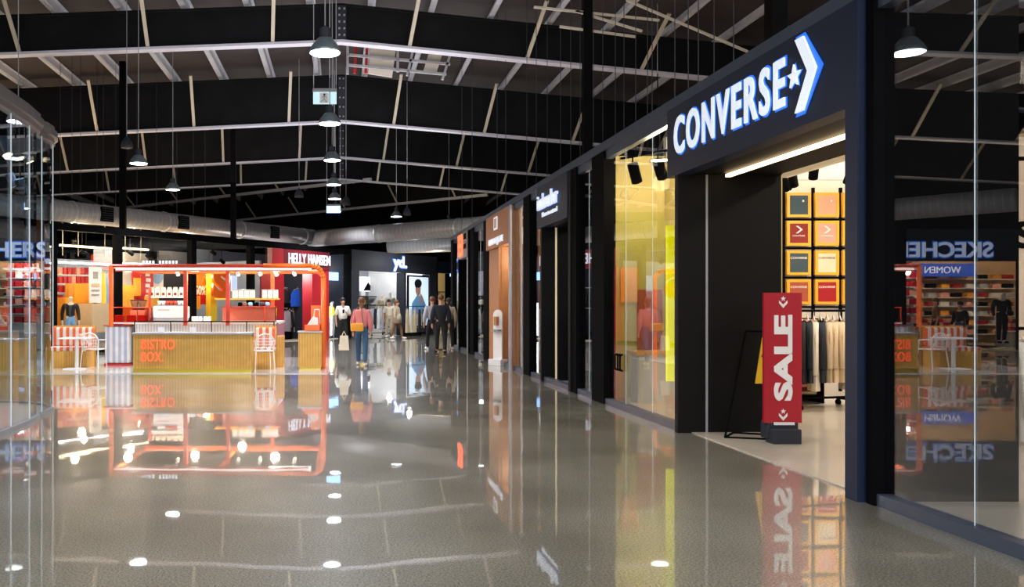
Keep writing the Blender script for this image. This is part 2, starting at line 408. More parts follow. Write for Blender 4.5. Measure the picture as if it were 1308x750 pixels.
# service items between the first beams near the ridge
r = thing('service_frame', 'pale framed service hatch with red pipes beside the ridge', 'service hatch', (0, 0, 0))
def seg(a, b, Yd): return at(*a, Yd), at(*b, Yd)
yd_ = 28.5
mb = MB()
for (a, b) in (((444, 54), (508, 63)), ((444, 70), (575, 82)), ((444, 83), (570, 95)), ((444, 54), (444, 95)), ((508, 60), (508, 92)), ((575, 70), (565, 102)), ((528, 62), (520, 97))):
    p, q = seg(a, b, yd_); mb.bar(p, q, .08, .08)
mb.build('hatch_frame', 'purlin', r)
MB().prism([tuple(at(474, 57, yd_).xz), tuple(at(506, 62, yd_).xz), tuple(at(501, 98, yd_).xz), tuple(at(470, 93, yd_).xz)], 28.6, 28.65).build('hatch_panel', 'offwhite', r)
MB().prism([tuple(at(548, 67, yd_).xz), tuple(at(565, 70, yd_).xz), tuple(at(558, 92, yd_).xz), tuple(at(541, 90, yd_).xz)], 28.6, 28.65).build('hatch_panel', 'offwhite', r)
for x in (455, 469):
    p, q = seg((x, 56), (x-2, 94), yd_+.2); MB().cyl(p, q, .045).build('sprinkler_pipe', 'redpipe', r)
mb = MB()
for (a, b) in (((682, 9), (842, 26)), ((735, 14), (820, 40)), ((715, 34), (812, 47)), ((800, 0), (955, 66))):
    p, q = seg(a, b, 20); mb.bar(p, q, .05, .05)
tag(mb.build('conduit_run', 'brace'), 'thin cream conduits crossing the roof above the big chevron sign', 'conduit')

# ------------------------------------------------------------------ suspension rods and wires
wires = [(x, Y) for x, Y in ((590, 27), (603, 27), (635, 25), (646, 25), (673, 24), (685, 22), (699, 22), (716, 21), (729, 20), (741, 20), (758, 19), (770, 19), (786, 18), (797, 18), (812, 16), (827, 16), (833, 16), (862, 14), (879, 13.5), (892, 13.5), (912, 12.5), (937, 12.5))]
w0 = None
for (x, Y) in wires:
    lc = ((x-CX)*Y/F, Y, 3.9)
    if w0 is None: w0 = tag(MB().cyl((0,0,0), (0,0,6.1), .008, n=5).build('suspension_rod', 'charcoal'), 'thin grey suspension rod hanging behind the right hand shop fronts', 'rod', 'suspension rods above the right hand shops', loc=lc)
    else: dup(w0, lc)
for x in (77, 92, 103, 124, 132, 148, 175, 200, 226, 247, 262):
    p = LP(x, 1.2)
    dup(w0, (p.x, p.y, 4.0), label='thin grey suspension rod hanging above the left hand glass shop fronts', group='suspension rods above the left hand shops')

# ------------------------------------------------------------------ pendant lamps
def pendant():
    r = thing('pendant_lamp', 'x', 'pendant lamp', (0,0,0), 0, 'high bay pendant lamps')
    MB().lathe([(.001, .05), (.20, .045), (.225, .0), (.235, 0), (.235, .03), (.20, .10), (.12, .20), (.10, .22)], n=24).build('shade', 'shade', r, True)
    MB().lathe([(.001, -.005), (.218, -.003), (.218, .01)], n=24).build('diffuser', 'lamp', r)
    MB().cyl((0,0,.20), (0,0,.36), .085).cyl((0,0,.36), (0,0,.40), .05, .02).build('driver_housing', 'charcoal', r)
    MB().cyl((0,0,.4), (0,0,4.6), .010, n=5).build('suspension_cable', 'grey', r)
    return r
pend = [(-.24, 12.7, 5.22, 'large pendant lamp, nearest of the ridge row, above the exit sign'),
        (-.24, 17.8, 5.25, 'pendant lamp hanging just below the white exit sign'),
        (-.24, 22.6, 5.3, 'ridge row pendant lamp, third in line from the nearest'),
        (-.24, 27.2, 5.3, 'ridge row pendant lamp, fourth in line from the nearest'),
        (-.24, 30.8, 5.3, 'ridge row pendant lamp, fifth in line from the nearest'),
        (-.24, 35.0, 5.3, 'ridge row pendant lamp farthest away'),
        (-5.3, 22.5, 5.2, 'lit pendant lamp beside the black bell pendant on the left'),
        (-5.4, 27.6, 5.2, 'lit pendant lamp over the coffee kiosk, right of another'),
        (-6.6, 17.6, 5.25, 'pendant lamp seen above the curved glass corner'),
        (2.3, 36.0, 5.2, 'small pendant lamp in front of the silver duct'),
        (5.0, 40.0, 5.3, 'distant pendant lamp above the far blue fascia'),
        (8.7, 23.7, 5.3, 'pendant lamp hanging behind the right hand shop fronts'),
        (8.7, 14.0, 5.3, 'pendant lamp hanging above the clothes shop on the right'),
        (-.24, 7.0, 5.25, 'pendant lamp overhead, out of the frame above the camera'),
        (-10.5, 21.0, 5.2, 'pendant lamp far left beyond the curved glass')]
pp = pendant()
for i, (x, y, z, lab) in enumerate(pend):
    o = pp if i == 0 else dup(pp, (x, y, z))
    o.location = (x, y, z); o['label'] = lab
    light('SPOT', (x, y, z-.03), 1150, (0.95, 0.96, 1.0), .18, name='pendant_light', spot=2.5, blend=.7)
def bell(x, y, z, cab, lab):
    r = thing('bell_speaker', lab, 'pendant speaker', (x, y, z), 0, 'black bell pendants')
    MB().lathe([(.15, 0), (.155, .06), (.13, .17), (.07, .26), (.03, .30)], n=20).build('bell_housing', 'charcoal', r, True)
    MB().cyl((0,0,.3), (0,0,cab), .009, n=5).build('suspension_cable', 'grey', r)
for (px, py, Y, lab) in ((162, 189, 23, 'unlit black bell pendant on the left, nearest of its kind'), (382, 252, 29, 'black bell pendant left of the ridge lamps'),
                    (442, 262, 30, 'black bell pendant right of the ridge lamps'), (520, 275, 32, 'black bell pendant in front of the silver duct')):
    p = at(px, py, Y); bell(p.x, p.y, p.z, 9.8-p.z, lab)

def exit_sign(loc, lab, w=.52, blue=False):
    r = thing('exit_sign', lab, 'exit sign', loc, 0)
    B(-w/2, w/2, -.03, .03, .26, .33).build('housing', 'grey', r)
    f = B(-w/2+.01, w/2-.01, -.012, .012, 0, .26).build('sign_face', 'letterblue' if blue else 'exit', r)
    if not blue:
        B(-.11, .08, -.016, -.012, .02, .24).build('pictogram_panel', 'flatwhite', f)
        mb = MB().ball((-.01, -.022, .20), .022)
        mb.bar((-.01, -.02, .18), (-.02, -.02, .11), .04, .006).bar((-.02, -.02, .11), (.03, -.02, .06), .02, .006).bar((.03, -.02, .06), (.03, -.02, .03), .016, .006)
        mb.bar((-.02, -.02, .11), (-.05, -.02, .06), .02, .006).bar((-.05, -.02, .06), (-.09, -.02, .05), .016, .006).bar((-.01, -.02, .17), (.04, -.02, .13), .014, .006).bar((-.01, -.02, .17), (-.06, -.02, .14), .014, .006)
        mb.build('running_figure', 'exitg', f)
    mb = MB()
    for sx in (-w/2+.02, w/2-.02): mb.cyl((sx, 0, .33), (sx, 0, 4.4), .008, n=5)
    mb.build('suspension_rods', 'grey', r)
p = at(415, 133, 18.4); exit_sign(p, 'white edge lit exit sign with running figure hanging below the nearest ridge lamp')
p = at(426, 272, 33); exit_sign(p, 'small blue glowing sign hanging at the far end of the ridge row', .55, True)

# ------------------------------------------------------------------ silver ducts
def duct(a, b, r, lab):
    a = Vector(a); b = Vector(b); L = (b-a).length
    t = thing('air_duct', lab, 'duct', a, math.atan2(b.y-a.y, b.x-a.x))
    MB().cyl((0,0,0), (L,0,0), r, n=28).build('spiral_tube', 'duct', t, True)
    for k in range(1, int(L//4)+1):
        MB().cyl((k*4-.04,0,0), (k*4+.04,0,0), r+.02, n=28).build('joint_collar', 'galv', t)
    return t
p0_, p1_ = LP(-60, .9), LP(400, .9)
t = duct((p0_.x, p0_.y, 4.5), (p1_.x, p1_.y, 4.5), .34, 'long silver spiral duct above the left hand shop fronts')
L0 = Vector((p0_.x, p0_.y))
for px in (128, 226, 343):
    q = LP(px, .9); s = (q-L0).length
    g = B(s-.24, s+.24, -.40, -.30, -.24, .24).build('air_grille', 'black', t)
    mb = MB()
    for k in range(6): mb.box(s-.22, s+.22, -.41, -.40, -.20+k*.075, -.18+k*.075)
    mb.build('grille_slats', 'charcoal', g)
duct((p1_.x-.1, p1_.y+.1, 4.45), (9.5, 28.0, 4.75), .36, 'silver spiral duct crossing behind the ridge lamps to the right')
duct((2.6, 47, 4.75), (12, 43, 4.95), .42, 'warm lit silver duct above the far yellow shop')
duct((8.2, 8.5, 4.6), (11.0, 7.7, 4.6), .40, 'ribbed duct over the clothes shop at the right edge')

# ------------------------------------------------------------------ people
def skinmesh(verts, edges, radii, root=0, sub=2):
    me = bpy.data.meshes.new('tmp'); me.from_pydata(verts, edges, [])
    o = bpy.data.objects.new('tmp', me); C.objects.link(o)
    md = o.modifiers.new('s', 'SKIN'); md.use_smooth_shade = True
    for i, v in enumerate(me.skin_vertices[0].data):
        rr = radii[i]; v.radius = rr if isinstance(rr, tuple) else (rr, rr); v.use_root = (i == root)
    sb = o.modifiers.new('u', 'SUBSURF'); sb.levels = sub; sb.render_levels = sub
    dg = bpy.context.evaluated_depsgraph_get()
    out = bpy.data.meshes.new_from_object(o.evaluated_get(dg))
    bpy.data.objects.remove(o)
    for p in out.polygons: p.use_smooth = True
    return out
def meshobj(name, me, m, parent):
    me.materials.clear(); me.materials.append(M[m])
    o = bpy.data.objects.new(name, me); C.objects.link(o); o.parent = parent; return o
def person(label, loc, rz, hgt, top, bottom, hair, arms='hang', step=.18, sleeve='long', coat=0.0, bun=False, name='person', cat='person', skin='skin', loose=0.0, female=False, skirt=False, group=None):
    r = thing(name, label, cat, loc, rz, group)
    k = hgt/1.75
    sh = .175 if female else .20
    J = {}
    J['pel'] = (0, 0, .97); J['spi'] = (0, .0, 1.12); J['che'] = (0, .01, 1.30); J['nb'] = (0, .015, 1.45); J['nk'] = (0, .0, 1.525)
    J['h1'] = (0, -.02, 1.60); J['h2'] = (0, -.005, 1.68)
    for s, n in ((-1, 'L'), (1, 'R')):
        J['sh'+n] = (s*sh, .01, 1.42)
        if arms == 'hang' or (arms == 'one' and s < 0):
            J['el'+n] = (s*(sh+.055), .04, 1.13); J['wr'+n] = (s*(sh+.06), -.04*s*1.0-.05, .89); J['pa'+n] = (s*(sh+.055), -.04*s-.07, .81)
        else:
            J['el'+n] = (s*(sh+.06), .0, 1.14); J['wr'+n] = (s*.09, -.24, 1.20); J['pa'+n] = (s*.045, -.29, 1.25)
        st = step*s
        J['hi'+n] = (s*.09, 0, .90); J['kn'+n] = (s*.10, -st*.55-.02, .50); J['an'+n] = (s*.10, -st+.03 if st > 0 else -st+.02, .085); J['to'+n] = (s*.115, -st-.14, .035)
    E = [('pel','spi'),('spi','che'),('che','nb'),('nb','nk'),('nk','h1'),('h1','h2')]
    R = {'pel': (.15,.11), 'spi': (.125,.095), 'che': (.155,.105), 'nb': (.085,.07), 'nk': .052, 'h1': (.070,.085), 'h2': (.078,.092)}
    for n in 'LR':
        E += [('che','sh'+n),('sh'+n,'el'+n),('el'+n,'wr'+n),('wr'+n,'pa'+n),('pel','hi'+n),('hi'+n,'kn'+n),('kn'+n,'an'+n),('an'+n,'to'+n)]
        R.update({'sh'+n: .058, 'el'+n: .041, 'wr'+n: .028, 'pa'+n: (.040,.020), 'hi'+n: .088, 'kn'+n: .060, 'an'+n: .040, 'to'+n: (.042,.028)})
        pa = Vector(J['pa'+n]); wr = Vector(J['wr'+n]); d = (pa-wr).normalized()
        s = -1 if n == 'L' else 1
        for q in range(4):
            base = pa + Vector((0, -.03+q*.02, 0)) + d*.02
            J['f%d%s' % (q, n)] = tuple(base+d*(.035)); J['g%d%s' % (q, n)] = tuple(base+d*(.075-.006*abs(q-1.5))+Vector((-s*.02, 0, 0)))
            E += [('pa'+n, 'f%d%s' % (q, n)), ('f%d%s' % (q, n), 'g%d%s' % (q, n))]
            R['f%d%s' % (q, n)] = .009; R['g%d%s' % (q, n)] = .007
        J['t1'+n] = tuple(wr+d*.03+Vector((-s*.02, -.03, 0))); J['t2'+n] = tuple(wr+d*.08+Vector((-s*.03, -.045, 0)))
        E += [('wr'+n, 't1'+n), ('t1'+n, 't2'+n)]; R['t1'+n] = .011; R['t2'+n] = .008
    def make(keys, add, sub=2, over=None):
        ks = [x for x in J if x in keys]; idx = {x: i for i, x in enumerate(ks)}
        ee = [(idx[a], idx[b]) for a, b in E if a in idx and b in idx]
        rr = []
        for x in ks:
            q = R[x]; q = q if isinstance(q, tuple) else (q, q)
            ad = (over or {}).get(x, add); rr.append(((q[0]+ad)*k, (q[1]+ad)*k))
        rt = idx.get('pel', 0)
        return skinmesh([tuple(c*k for c in J[x]) for x in ks], ee, rr, rt, sub)
    meshobj('body', make(set(J), 0.0), skin, r)
    tk = {'pel','spi','che','nb','shL','shR','elL','elR'} | ({'wrL','wrR'} if sleeve == 'long' else set())
    meshobj('top', make(tk, .018+loose, over={'elL': .022+loose*.8, 'elR': .022+loose*.8, 'wrL': .016+loose*.3, 'wrR': .016+loose*.3, 'nb': .0, 'shL': .018, 'shR': .018}), top, r)
    if skirt:
        MB().lathe([(.15*k, 1.0*k), (.20*k, .85*k), (.26*k, .55*k), (.25*k, .55*k)], n=20).build('skirt', bottom, r, True)
    else:
        meshobj('trousers', make({'spi','pel','hiL','hiR','knL','knR','anL','anR'}, .016, over={'anL': .018, 'anR': .018, 'spi': .002}), bottom, r)
    if coat:
        MB().lathe([(.165*k, 1.15*k), (.20*k, 1.0*k), (.235*k, coat*k), (.21*k, coat*k)], n=20).build('coat_skirt', top, r, True)
    mb = MB()
    for n in 'LR':
        a = Vector(J['an'+n])*k; t_ = Vector(J['to'+n])*k
        mb.ball((t_.x, (a.y+t_.y)/2-.01, .045*k), .06*k, 12, (.85, 2.1, .72))
    mb.build('shoes', 'flatwhite' if cat == 'person' and top != 'navycloth' else 'black', r, True)
    if hair:
        h = MB().ball((0, .025*k, 1.705*k), .103*k, 16, (.90, 1.02, .92))
        if bun: h.ball((0, .125*k, 1.73*k), .045*k, 12)
        if bun or female: h.ball((0, .07*k, 1.60*k), .06*k, 12, (1, .7, 1.6))
        h.build('hair', hair, r, True)
    if cat == 'person':
        mb = MB()
        for s in (-1, 1): mb.ball((s*.030*k, -.098*k, 1.645*k), .010*k, 8)
        mb.build('eyes', 'eye', r)
        mb = MB().ball((0, -.112*k, 1.617*k), .014*k, 8, (.8, 1, 1.4))
        for s in (-1, 1): mb.ball((s*.083*k, .0, 1.635*k), .02*k, 8, (.5, .8, 1.3))
        mb.build('nose_and_ears', skin, r, True)
        B(-.022*k, .022*k, -.104*k, -.094*k, 1.583*k, 1.590*k).build('mouth', 'brick', r)
    return r
def floorpt(x, y): Y = F*H/(y-CY); return ((x-CX)*Y/F, Y, 0)
pw = floorpt(462, 467)
person('person walking away in dusty pink sweater and blue jeans, hair tied up', pw, PI-.1, 1.66, 'pinkknit', 'denim', 'hairbrown', 'hang', .22, 'long', 0, True, loose=.028, female=True)
def bag(loc, rz):
    r = thing('shoulder_bag', 'small mustard yellow bag at the hip of the person in pink', 'bag', loc, rz)
    B(-.16, .16, -.05, .05, 0, .2, .04).build('bag_body', 'amber', r)
    MB().tube([(-.15, 0, .18), (-.10, .02, .5), (.1, .02, .62), (.15, 0, .18)], .01).build('strap', 'brown', r)
    B(-.15, .15, -.065, -.05, .08, .19, .005).build('flap', 'amber', r)
bag((pw[0]-.12, pw[1]-.30, .86), .05)
r = thing('carrier_bag', 'pale carrier bag held beside the person in pink', 'bag', (pw[0]-.44, pw[1]+.05, .38))
MB().prism([(-.13, 0), (.13, 0), (.10, .36), (-.10, .36)], -.06, .06).build('bag_body', 'cream', r)
MB().tube([(-.06, 0, .35), (0, 0, .47), (.06, 0, .35)], .008).build('handle', 'cream', r)
pm = floorpt(438, 443)
person('person in white t-shirt and dark trousers standing looking at a phone', pm, .25, 1.74, 'white', 'blackcloth', 'hairdark', 'one', .05, 'short', loose=.02)
tag(B(-.035, .035, -.006, .006, -.07, .07, .004).build('mobile_phone', 'black'), 'dark mobile phone in the hand of the person in white t-shirt', 'phone', loc=(pm[0]+.02, pm[1]-.33, 1.28))
pc = floorpt(563, 451)
person('person in black jacket and black trousers walking away, seen from behind', pc, PI, 1.80, 'navycloth', 'blackcloth', 'hairbrown', 'hang', .16, 'long', loose=.03)
pc2 = floorpt(552, 447)
person('person in loose light grey shirt walking left of the black jacket', pc2, PI+.2, 1.76, 'greycloth', 'blackcloth', 'hairbrown', 'hang', .25, 'long', loose=.03)
pc3 = floorpt(573, 446)
person('person in khaki top and dark trousers walking beyond the black jacket', pc3, PI, 1.72, 'khaki', 'blackcloth', 'hairdark', 'hang', .2, 'long', female=True)
pc4 = floorpt(507, 433)
person('person in bulky beige jacket walking past the white clothing display', pc4, 1.2, 1.70, 'khaki', 'brown', 'hairbrown', 'hang', .25, 'long', .72, loose=.05, female=True)
pc5 = floorpt(497, 431)
person('person in pale shirt standing at the far shop entrance', pc5, .3, 1.74, 'cream', 'khaki', 'hairdark', 'hang', .1, 'short')
person('person in dark top browsing the shoe shelves on the far left', (-12.3, 29.6, 0), 2.0, 1.72, 'brown', 'blackcloth', 'hairbrown', 'hang', .2, 'short', female=True)
person('person in navy hoodie beside the shoe shop display table', (-13.0, 29.4, 0), 1.2, 1.6, 'navycloth', 'denim', 'hairdark', 'hang', .2)
def mannequin(label, loc, rz, top, bottom, h=1.8, **kw):
    r = person(label, loc, rz, h, top, bottom, None, 'hang', .04, kw.pop('sleeve', 'long'), name='mannequin', cat='mannequin', skin=kw.pop('skin', 'offwhite'), **kw)
    MB().cyl((0,0,0), (0,0,.02), .22, n=20).build('base_plate', 'grey', r)
    return r

# ------------------------------------------------------------------ RIGHT SHOP FRONT
RR = -PI/2
def rs(Y): return -Y                              # local x along the front = -Y   (root at x = FX, y = 0)
def rfront(name, label, cat): return thing(name, label, cat, (FX, 0, 0), RR)
struct('trim_1', B(rs(31.4), rs(2.5), -.10, .06, 3.84, 3.97).box(rs(31.4), rs(2.5), -.05, .05, 3.72, 3.84), 'navyrail', 'blue grey head rail along the right hand shop fronts', (FX, 0, 0), RR)
struct('trim_2', B(rs(17.0), rs(10.3), -.06, .05, .0, .09).box(rs(6.55), rs(2.5), -.06, .05, .0, .09).box(rs(31.4), rs(17.3), -.05, .05, 0, .09), 'navyrail', 'dark sill rail under the right hand shop glass', (FX, 0, 0), RR)
struct('floor_shop_right', MB().slab([(FX+.05, 2.5), (11.5, 2.5), (11.5, 31), (FX+.05, 31)], 0, .012), 'shopfloor', 'pale concrete floor inside the right hand shops')
struct('wall_shop_back', B(11.5, 11.7, 2.5, 31.4, 0, 4.4), 'tan', 'tan rear wall of the right hand shops')
wn = [0]
def rwindow(xa, xb, label, g='glass', seams=(), zt=3.72):
    wn[0] += 1
    r = sroot('window_%d' % wn[0], label, (FX, 0, 0), RR)
    ya, yb = RY(xa), RY(xb)
    B(rs(ya), rs(yb), -.003, .003, .09, zt).build('glass_pane', g, r)
    for sx in seams:
        yy = RY(sx); B(rs(yy)-.003, rs(yy)+.003, -.0065, -.003, .09, zt).build('glass_joint', 'glassedge', r)
    return r
rwindow(581, 589, 'narrow shop window at the far end of the right hand row')
rwindow(608, 621, 'shop window with red and white goods before the cedar front', seams=(614,))
rwindow(660, 673, 'shop window backed by cedar boards', seams=(667,))
rwindow(681, 694, 'shop window with warm beige interior left of the blue fascia')
rwindow(742, 762, 'narrow window right of the dark lift like doorway', 'glassdark', seams=(753,))
rwindow(778, 866, 'tall window with yellow interior and track spots', seams=(800, 834))
rwindow(1129, 1900, 'large front window right of the chevron sign shop', 'glassdark', seams=(1246,))
posts = [(578.5, 581, 'black post ending the right hand shop row far away'), (603.6, 608, 'black post right of the red glowing sign'),
         (621, 627, 'black post left of the cedar shop front'), (673, 681, 'black post right of the cedar window'),
         (733, 742, 'black post right of the dark panelled doorway'), (762, 778, 'wide black post left of the yellow window'),
         (1120, 1130, 'black post at the left edge of the nearest window')]
for xa, xb, lab in posts:
    ya, yb = RY(xa), RY(xb)
    r = tag(B(rs(ya), rs(yb), -.08, .10, 0, 3.86).build('storefront_post', 'black'), lab, 'post', 'black posts of the right hand shop fronts', loc=(FX, 0, 0), rz=RR)
# --- portals
def portal(xa, Yfar, xb, Ynear, depth, lab, fm='navy', jm='dark', strip=None, zo=3.03):
    r = rfront('shop_portal', lab, 'shop portal')
    B(rs(RY(xa)), rs(Ynear), -.13, .05, zo, 3.84).build('fascia', fm, r)
    B(rs(Yfar+.10), rs(Yfar), -.11, depth, 0, zo).build('far_reveal', jm, r)
    B(rs(Ynear), rs(Ynear-.14), -.11, depth, 0, 3.84).build('near_reveal', jm, r)
    B(rs(Yfar), rs(Ynear), .05, depth, zo, zo+.08).build('soffit', 'dark', r)
    return r
cv = portal(866, 10.1, 1095, 6.72, 1.10, 'navy and black entrance portal carrying the chevron sign', 'navy', 'dark')
B(rs(10.1)+.001, rs(10.1)+.012, .21, .235, 0, 3.03).build('joint_strip', 'grey', cv)
B(rs(6.72), rs(6.56), -.13, .06, 0, 3.84).build('near_jamb_face', 'navy', cv)
B(rs(10.0), rs(6.8), .40, .46, 2.99, 3.02).build('soffit_light_slot', 'warmled', cv)
B(rs(10.0), rs(6.8), 1.06, 1.12, 2.98, 3.08).build('soffit_edge', 'gold', cv)
# extension of the near reveal panel is what shows behind the big window (full height black)
B(rs(6.58), rs(6.52), .06, 1.07, 0.0, 3.84).build('near_reveal_lining', 'black', cv)
# sign
sg = rfront('shop_sign', 'glowing white lettering with star and chevron on navy fascia', 'sign')
ya, yb = RY(877.5), RY(1024)
cy_ = -(ya+yb)/2; wl = ya-yb
text('letters', 'CONVERSE', 'letterw', sg, wl, .44, cy_, -.15, 3.475, .008, .020, space=1.22)
text('letter_halo', 'CONVERSE', 'halo', sg, wl+.03, .475, cy_, -.136, 3.475, .004, .034, space=1.22)
Yst = RY(1035); 
def star(cx, cz, R_, r_): return [(cx+(R_ if k % 2 == 0 else r_)*math.sin(k*PI/5), cz+(R_ if k % 2 == 0 else r_)*math.cos(k*PI/5)) for k in range(10)]
sc_ = -RY(1036.5)
MB().prism(star(sc_, 3.475, .105, .042), -.16, -.14).build('star', 'letterw', sg)
MB().prism(star(sc_, 3.475, .12, .055), -.14, -.133).build('star_halo', 'halo', sg)
def chev(x0, x1, z0, z1, t):
    zm = (z0+z1)/2
    return [(x0, z1), (x0+t, z1), (x1, zm), (x0+t, z0), (x0, z0), (x1-t, zm)]
x0_, x1_ = -RY(1038.5), -RY(1066)
MB().prism(chev(x0_, x1_, 3.15, 3.78, .125), -.16, -.14).build('chevron', 'letterw', sg)
MB().prism(chev(x0_-.02, x1_+.08, 3.12, 3.81, .15), -.14, -.133).build('chevron_halo', 'halo', sg)

ib = portal(694, 17.0, 733, 15.0, .62, 'navy fascia portal with dark panelled reveal', 'navy', 'dark')
B(rs(17.0)+.001, rs(17.0)+.015, .16, .195, 0, 3.03).build('joint_strip', 'gold', ib)
sg = rfront('shop_sign', 'small white lit lowercase lettering on navy fascia', 'sign')
cyy = -(RY(697)+RY(723))/2; wyy = RY(697)-RY(723)
text('letters', 'icebreaker', 'letterw', sg, wyy, .30, cyy, -.16, 3.52, .02, .008)
text('letter_halo', 'icebreaker', 'halo', sg, wyy+.02, .32, cyy, -.136, 3.52, .004, .015)
text('tagline', 'Move to natural', 'letterw', sg, wyy*.75, .09, cyy+.12, -.145, 3.26, .01, .0)
lj = portal(627, 21.6, 657, 20.2, .55, 'cedar clad shop entrance portal', 'cedarp', 'cedarp', zo=2.97)
B(rs(21.6)+.001, rs(21.6)+.02, -.05, .54, 0, 2.97).build('board_cladding', 'cedar', lj)
B(rs(23.3), rs(21.85), -.06, .05, 0, 2.97).build('side_board_panel', 'cedar', lj)
B(rs(20.2), rs(20.0), -.14, -.10, 0, 3.84).build('pale_edge_trim', 'galv', lj)
sg = rfront('shop_sign', 'white lettering and square emblem on cedar fascia', 'sign')
cyy = -(RY(630)+RY(652))/2
text('letters', 'LORNA JANE', 'letterw', sg, 1.9, .2, cyy, -.15, 3.12, .02, .0)
B(cyy-.28, cyy+.22, -.15, -.14, 3.42, 3.74).build('emblem_plate', 'letterw', sg)
mb = MB()
for k in range(3): mb.box(cyy-.18+k*.13, cyy-.12+k*.13, -.157, -.15, 3.46, 3.70)
mb.build('emblem_bars', 'cedarp', sg)
fs = portal(589, 29.0, 603.6, 26.9, .6, 'dark doorway portal with grey sign panel far down the row', 'grey', 'black')
B(rs(27.0), rs(26.85), -.13, -.02, 0, 3.0).build('pale_edge_trim', 'galv', fs)
sg = rfront('shop_sign', 'red glowing emblem on grey sign panel', 'sign')
cyy = -28.2
mb = MB().box(cyy-.5, cyy-.3, -.17, -.14, 3.1, 3.8).box(cyy-.5, cyy+.35, -.17, -.14, 3.65, 3.8).box(cyy-.5, cyy+.35, -.17, -.14, 3.38, 3.52).box(cyy-.5, cyy+.35, -.17, -.14, 3.1, 3.24).box(cyy+.2, cyy+.4, -.17, -.14, 3.15, 3.75)
mb.build('emblem', 'letterred', sg)
mb = MB().box(cyy+.6, cyy+1.1, -.15, -.14, 3.60, 3.78).box(cyy+.6, cyy+1.1, -.15, -.14, 3.30, 3.45)
mb.build('small_text_bars', 'black', sg)

# partitions between right hand shops
struct('wall_partition_1', B(5.2, 5.3, 10.35, 14.0, 0, 3.9), 'yellowwall', 'mustard side return of the yellow window')
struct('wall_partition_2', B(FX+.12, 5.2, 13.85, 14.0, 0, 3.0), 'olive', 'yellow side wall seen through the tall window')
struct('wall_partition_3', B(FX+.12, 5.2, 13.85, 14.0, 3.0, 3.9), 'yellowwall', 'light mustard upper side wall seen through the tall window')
struct('wall_partition_4', B(FX+.62, 11.5, 17.2, 17.35, 0, 3.9), 'dark')
struct('wall_partition_5', B(FX+.03, 11.5, 19.85, 19.99, 0, 3.9), 'cedar')
struct('wall_partition_6', B(FX+.30, 11.5, 21.85, 22.0, 0, 3.9), 'cedar')
struct('wall_partition_7', B(FX+.5, 11.5, 26.0, 26.2, 0, 3.9), 'offwhite')
struct('wall_partition_8', B(FX+.5, 11.5, 31.2, 31.4, 0, 3.9), 'offwhite')
# converse shop: left partition wall faces near the camera only as a wall behind the yellow shop

# sanitiser stand
Ys = 22.0
r = thing('sanitiser_stand', 'white round topped hand sanitiser stand in front of the cedar entrance', 'sanitiser stand', (3.88, 21.4, 0), -.9)
pts = [(-.14, .0), (.14, .0), (.14, 1.25)]+[(.14*math.cos(a*PI/10), 1.25+.14*math.sin(a*PI/10)) for a in range(1, 10)]+[(-.14, 1.25)]
MB().prism(pts, 0, .04).build('panel', 'white', r)
B(-.2, .2, -.12, .16, 0, .16, .01).build('base', 'white', r)
B(-.13, .13, -.12, 0, .86, .9).build('drip_tray', 'grey', r)
B(-.05, .05, -.09, 0, 1.0, 1.22, .01).build('dispenser', 'cedarp', r)

# ------------------------------------------------------------------ yellow shop interior (Y 10.35 - 13.85)
tag(B(0, .085, -.03, .03, .55, 2.50).build('yellow_lightbox', 'acid'), 'narrow bright yellow vertical panel at the right edge of the tall window', 'panel', loc=(4.072, 10.78, 0))
r = thing('track_light', 'black track with three spotlights inside the yellow window', 'track light', tuple(at(840, 205, 11.9)), -1.0)
MB().box(-.62, .62, -.02, .02, .10, .13).cyl((0, 0, .13), (0, 0, 1.2), .008, n=5).build('track', 'black', r)
for sx in (-.42, 0, .42):
    h = MB().cyl((sx, 0, 0), (sx+.10, -.03, -.26), .075, n=16).build('spot_head', 'black', r)
    MB().cyl((sx, 0, .1), (sx, 0, 0), .012, n=6).build('spot_arm', 'black', h)
r = thing('display_stand', 'white display stand with amber top inside the tall yellow window', 'display stand', (4.75, 13.2, 0))
B(-.25, .35, -.2, .2, 0, .75).build('stand_body', 'offwhite', r); B(-.3, .4, -.25, .25, .75, .8).build('stand_top', 'amber', r)
tag(B(-.14, .14, -.02, .0, 0, .55).build('amber_poster', 'amber'), 'amber square poster on the yellow side wall', 'poster', loc=(4.62, 13.83, 1.55))
tag(B(-.2, .2, -.02, .0, 0, 1.4).build('rust_poster', 'rustp'), 'faded red poster on the yellow side wall', 'poster', loc=(4.95, 13.83, .35))
# door pull handles on the tall window
r = thing('door_pull', 'pair of small black door handles on the tall window glass', 'handle', (FX, RY(790), .55), RR)
for dx in (0, .12, .22):
    MB().tube([(dx, -.01, 0), (dx, -.05, .02), (dx, -.05, .22), (dx, -.01, .24)], .014).build('handle_bar', 'black', r)

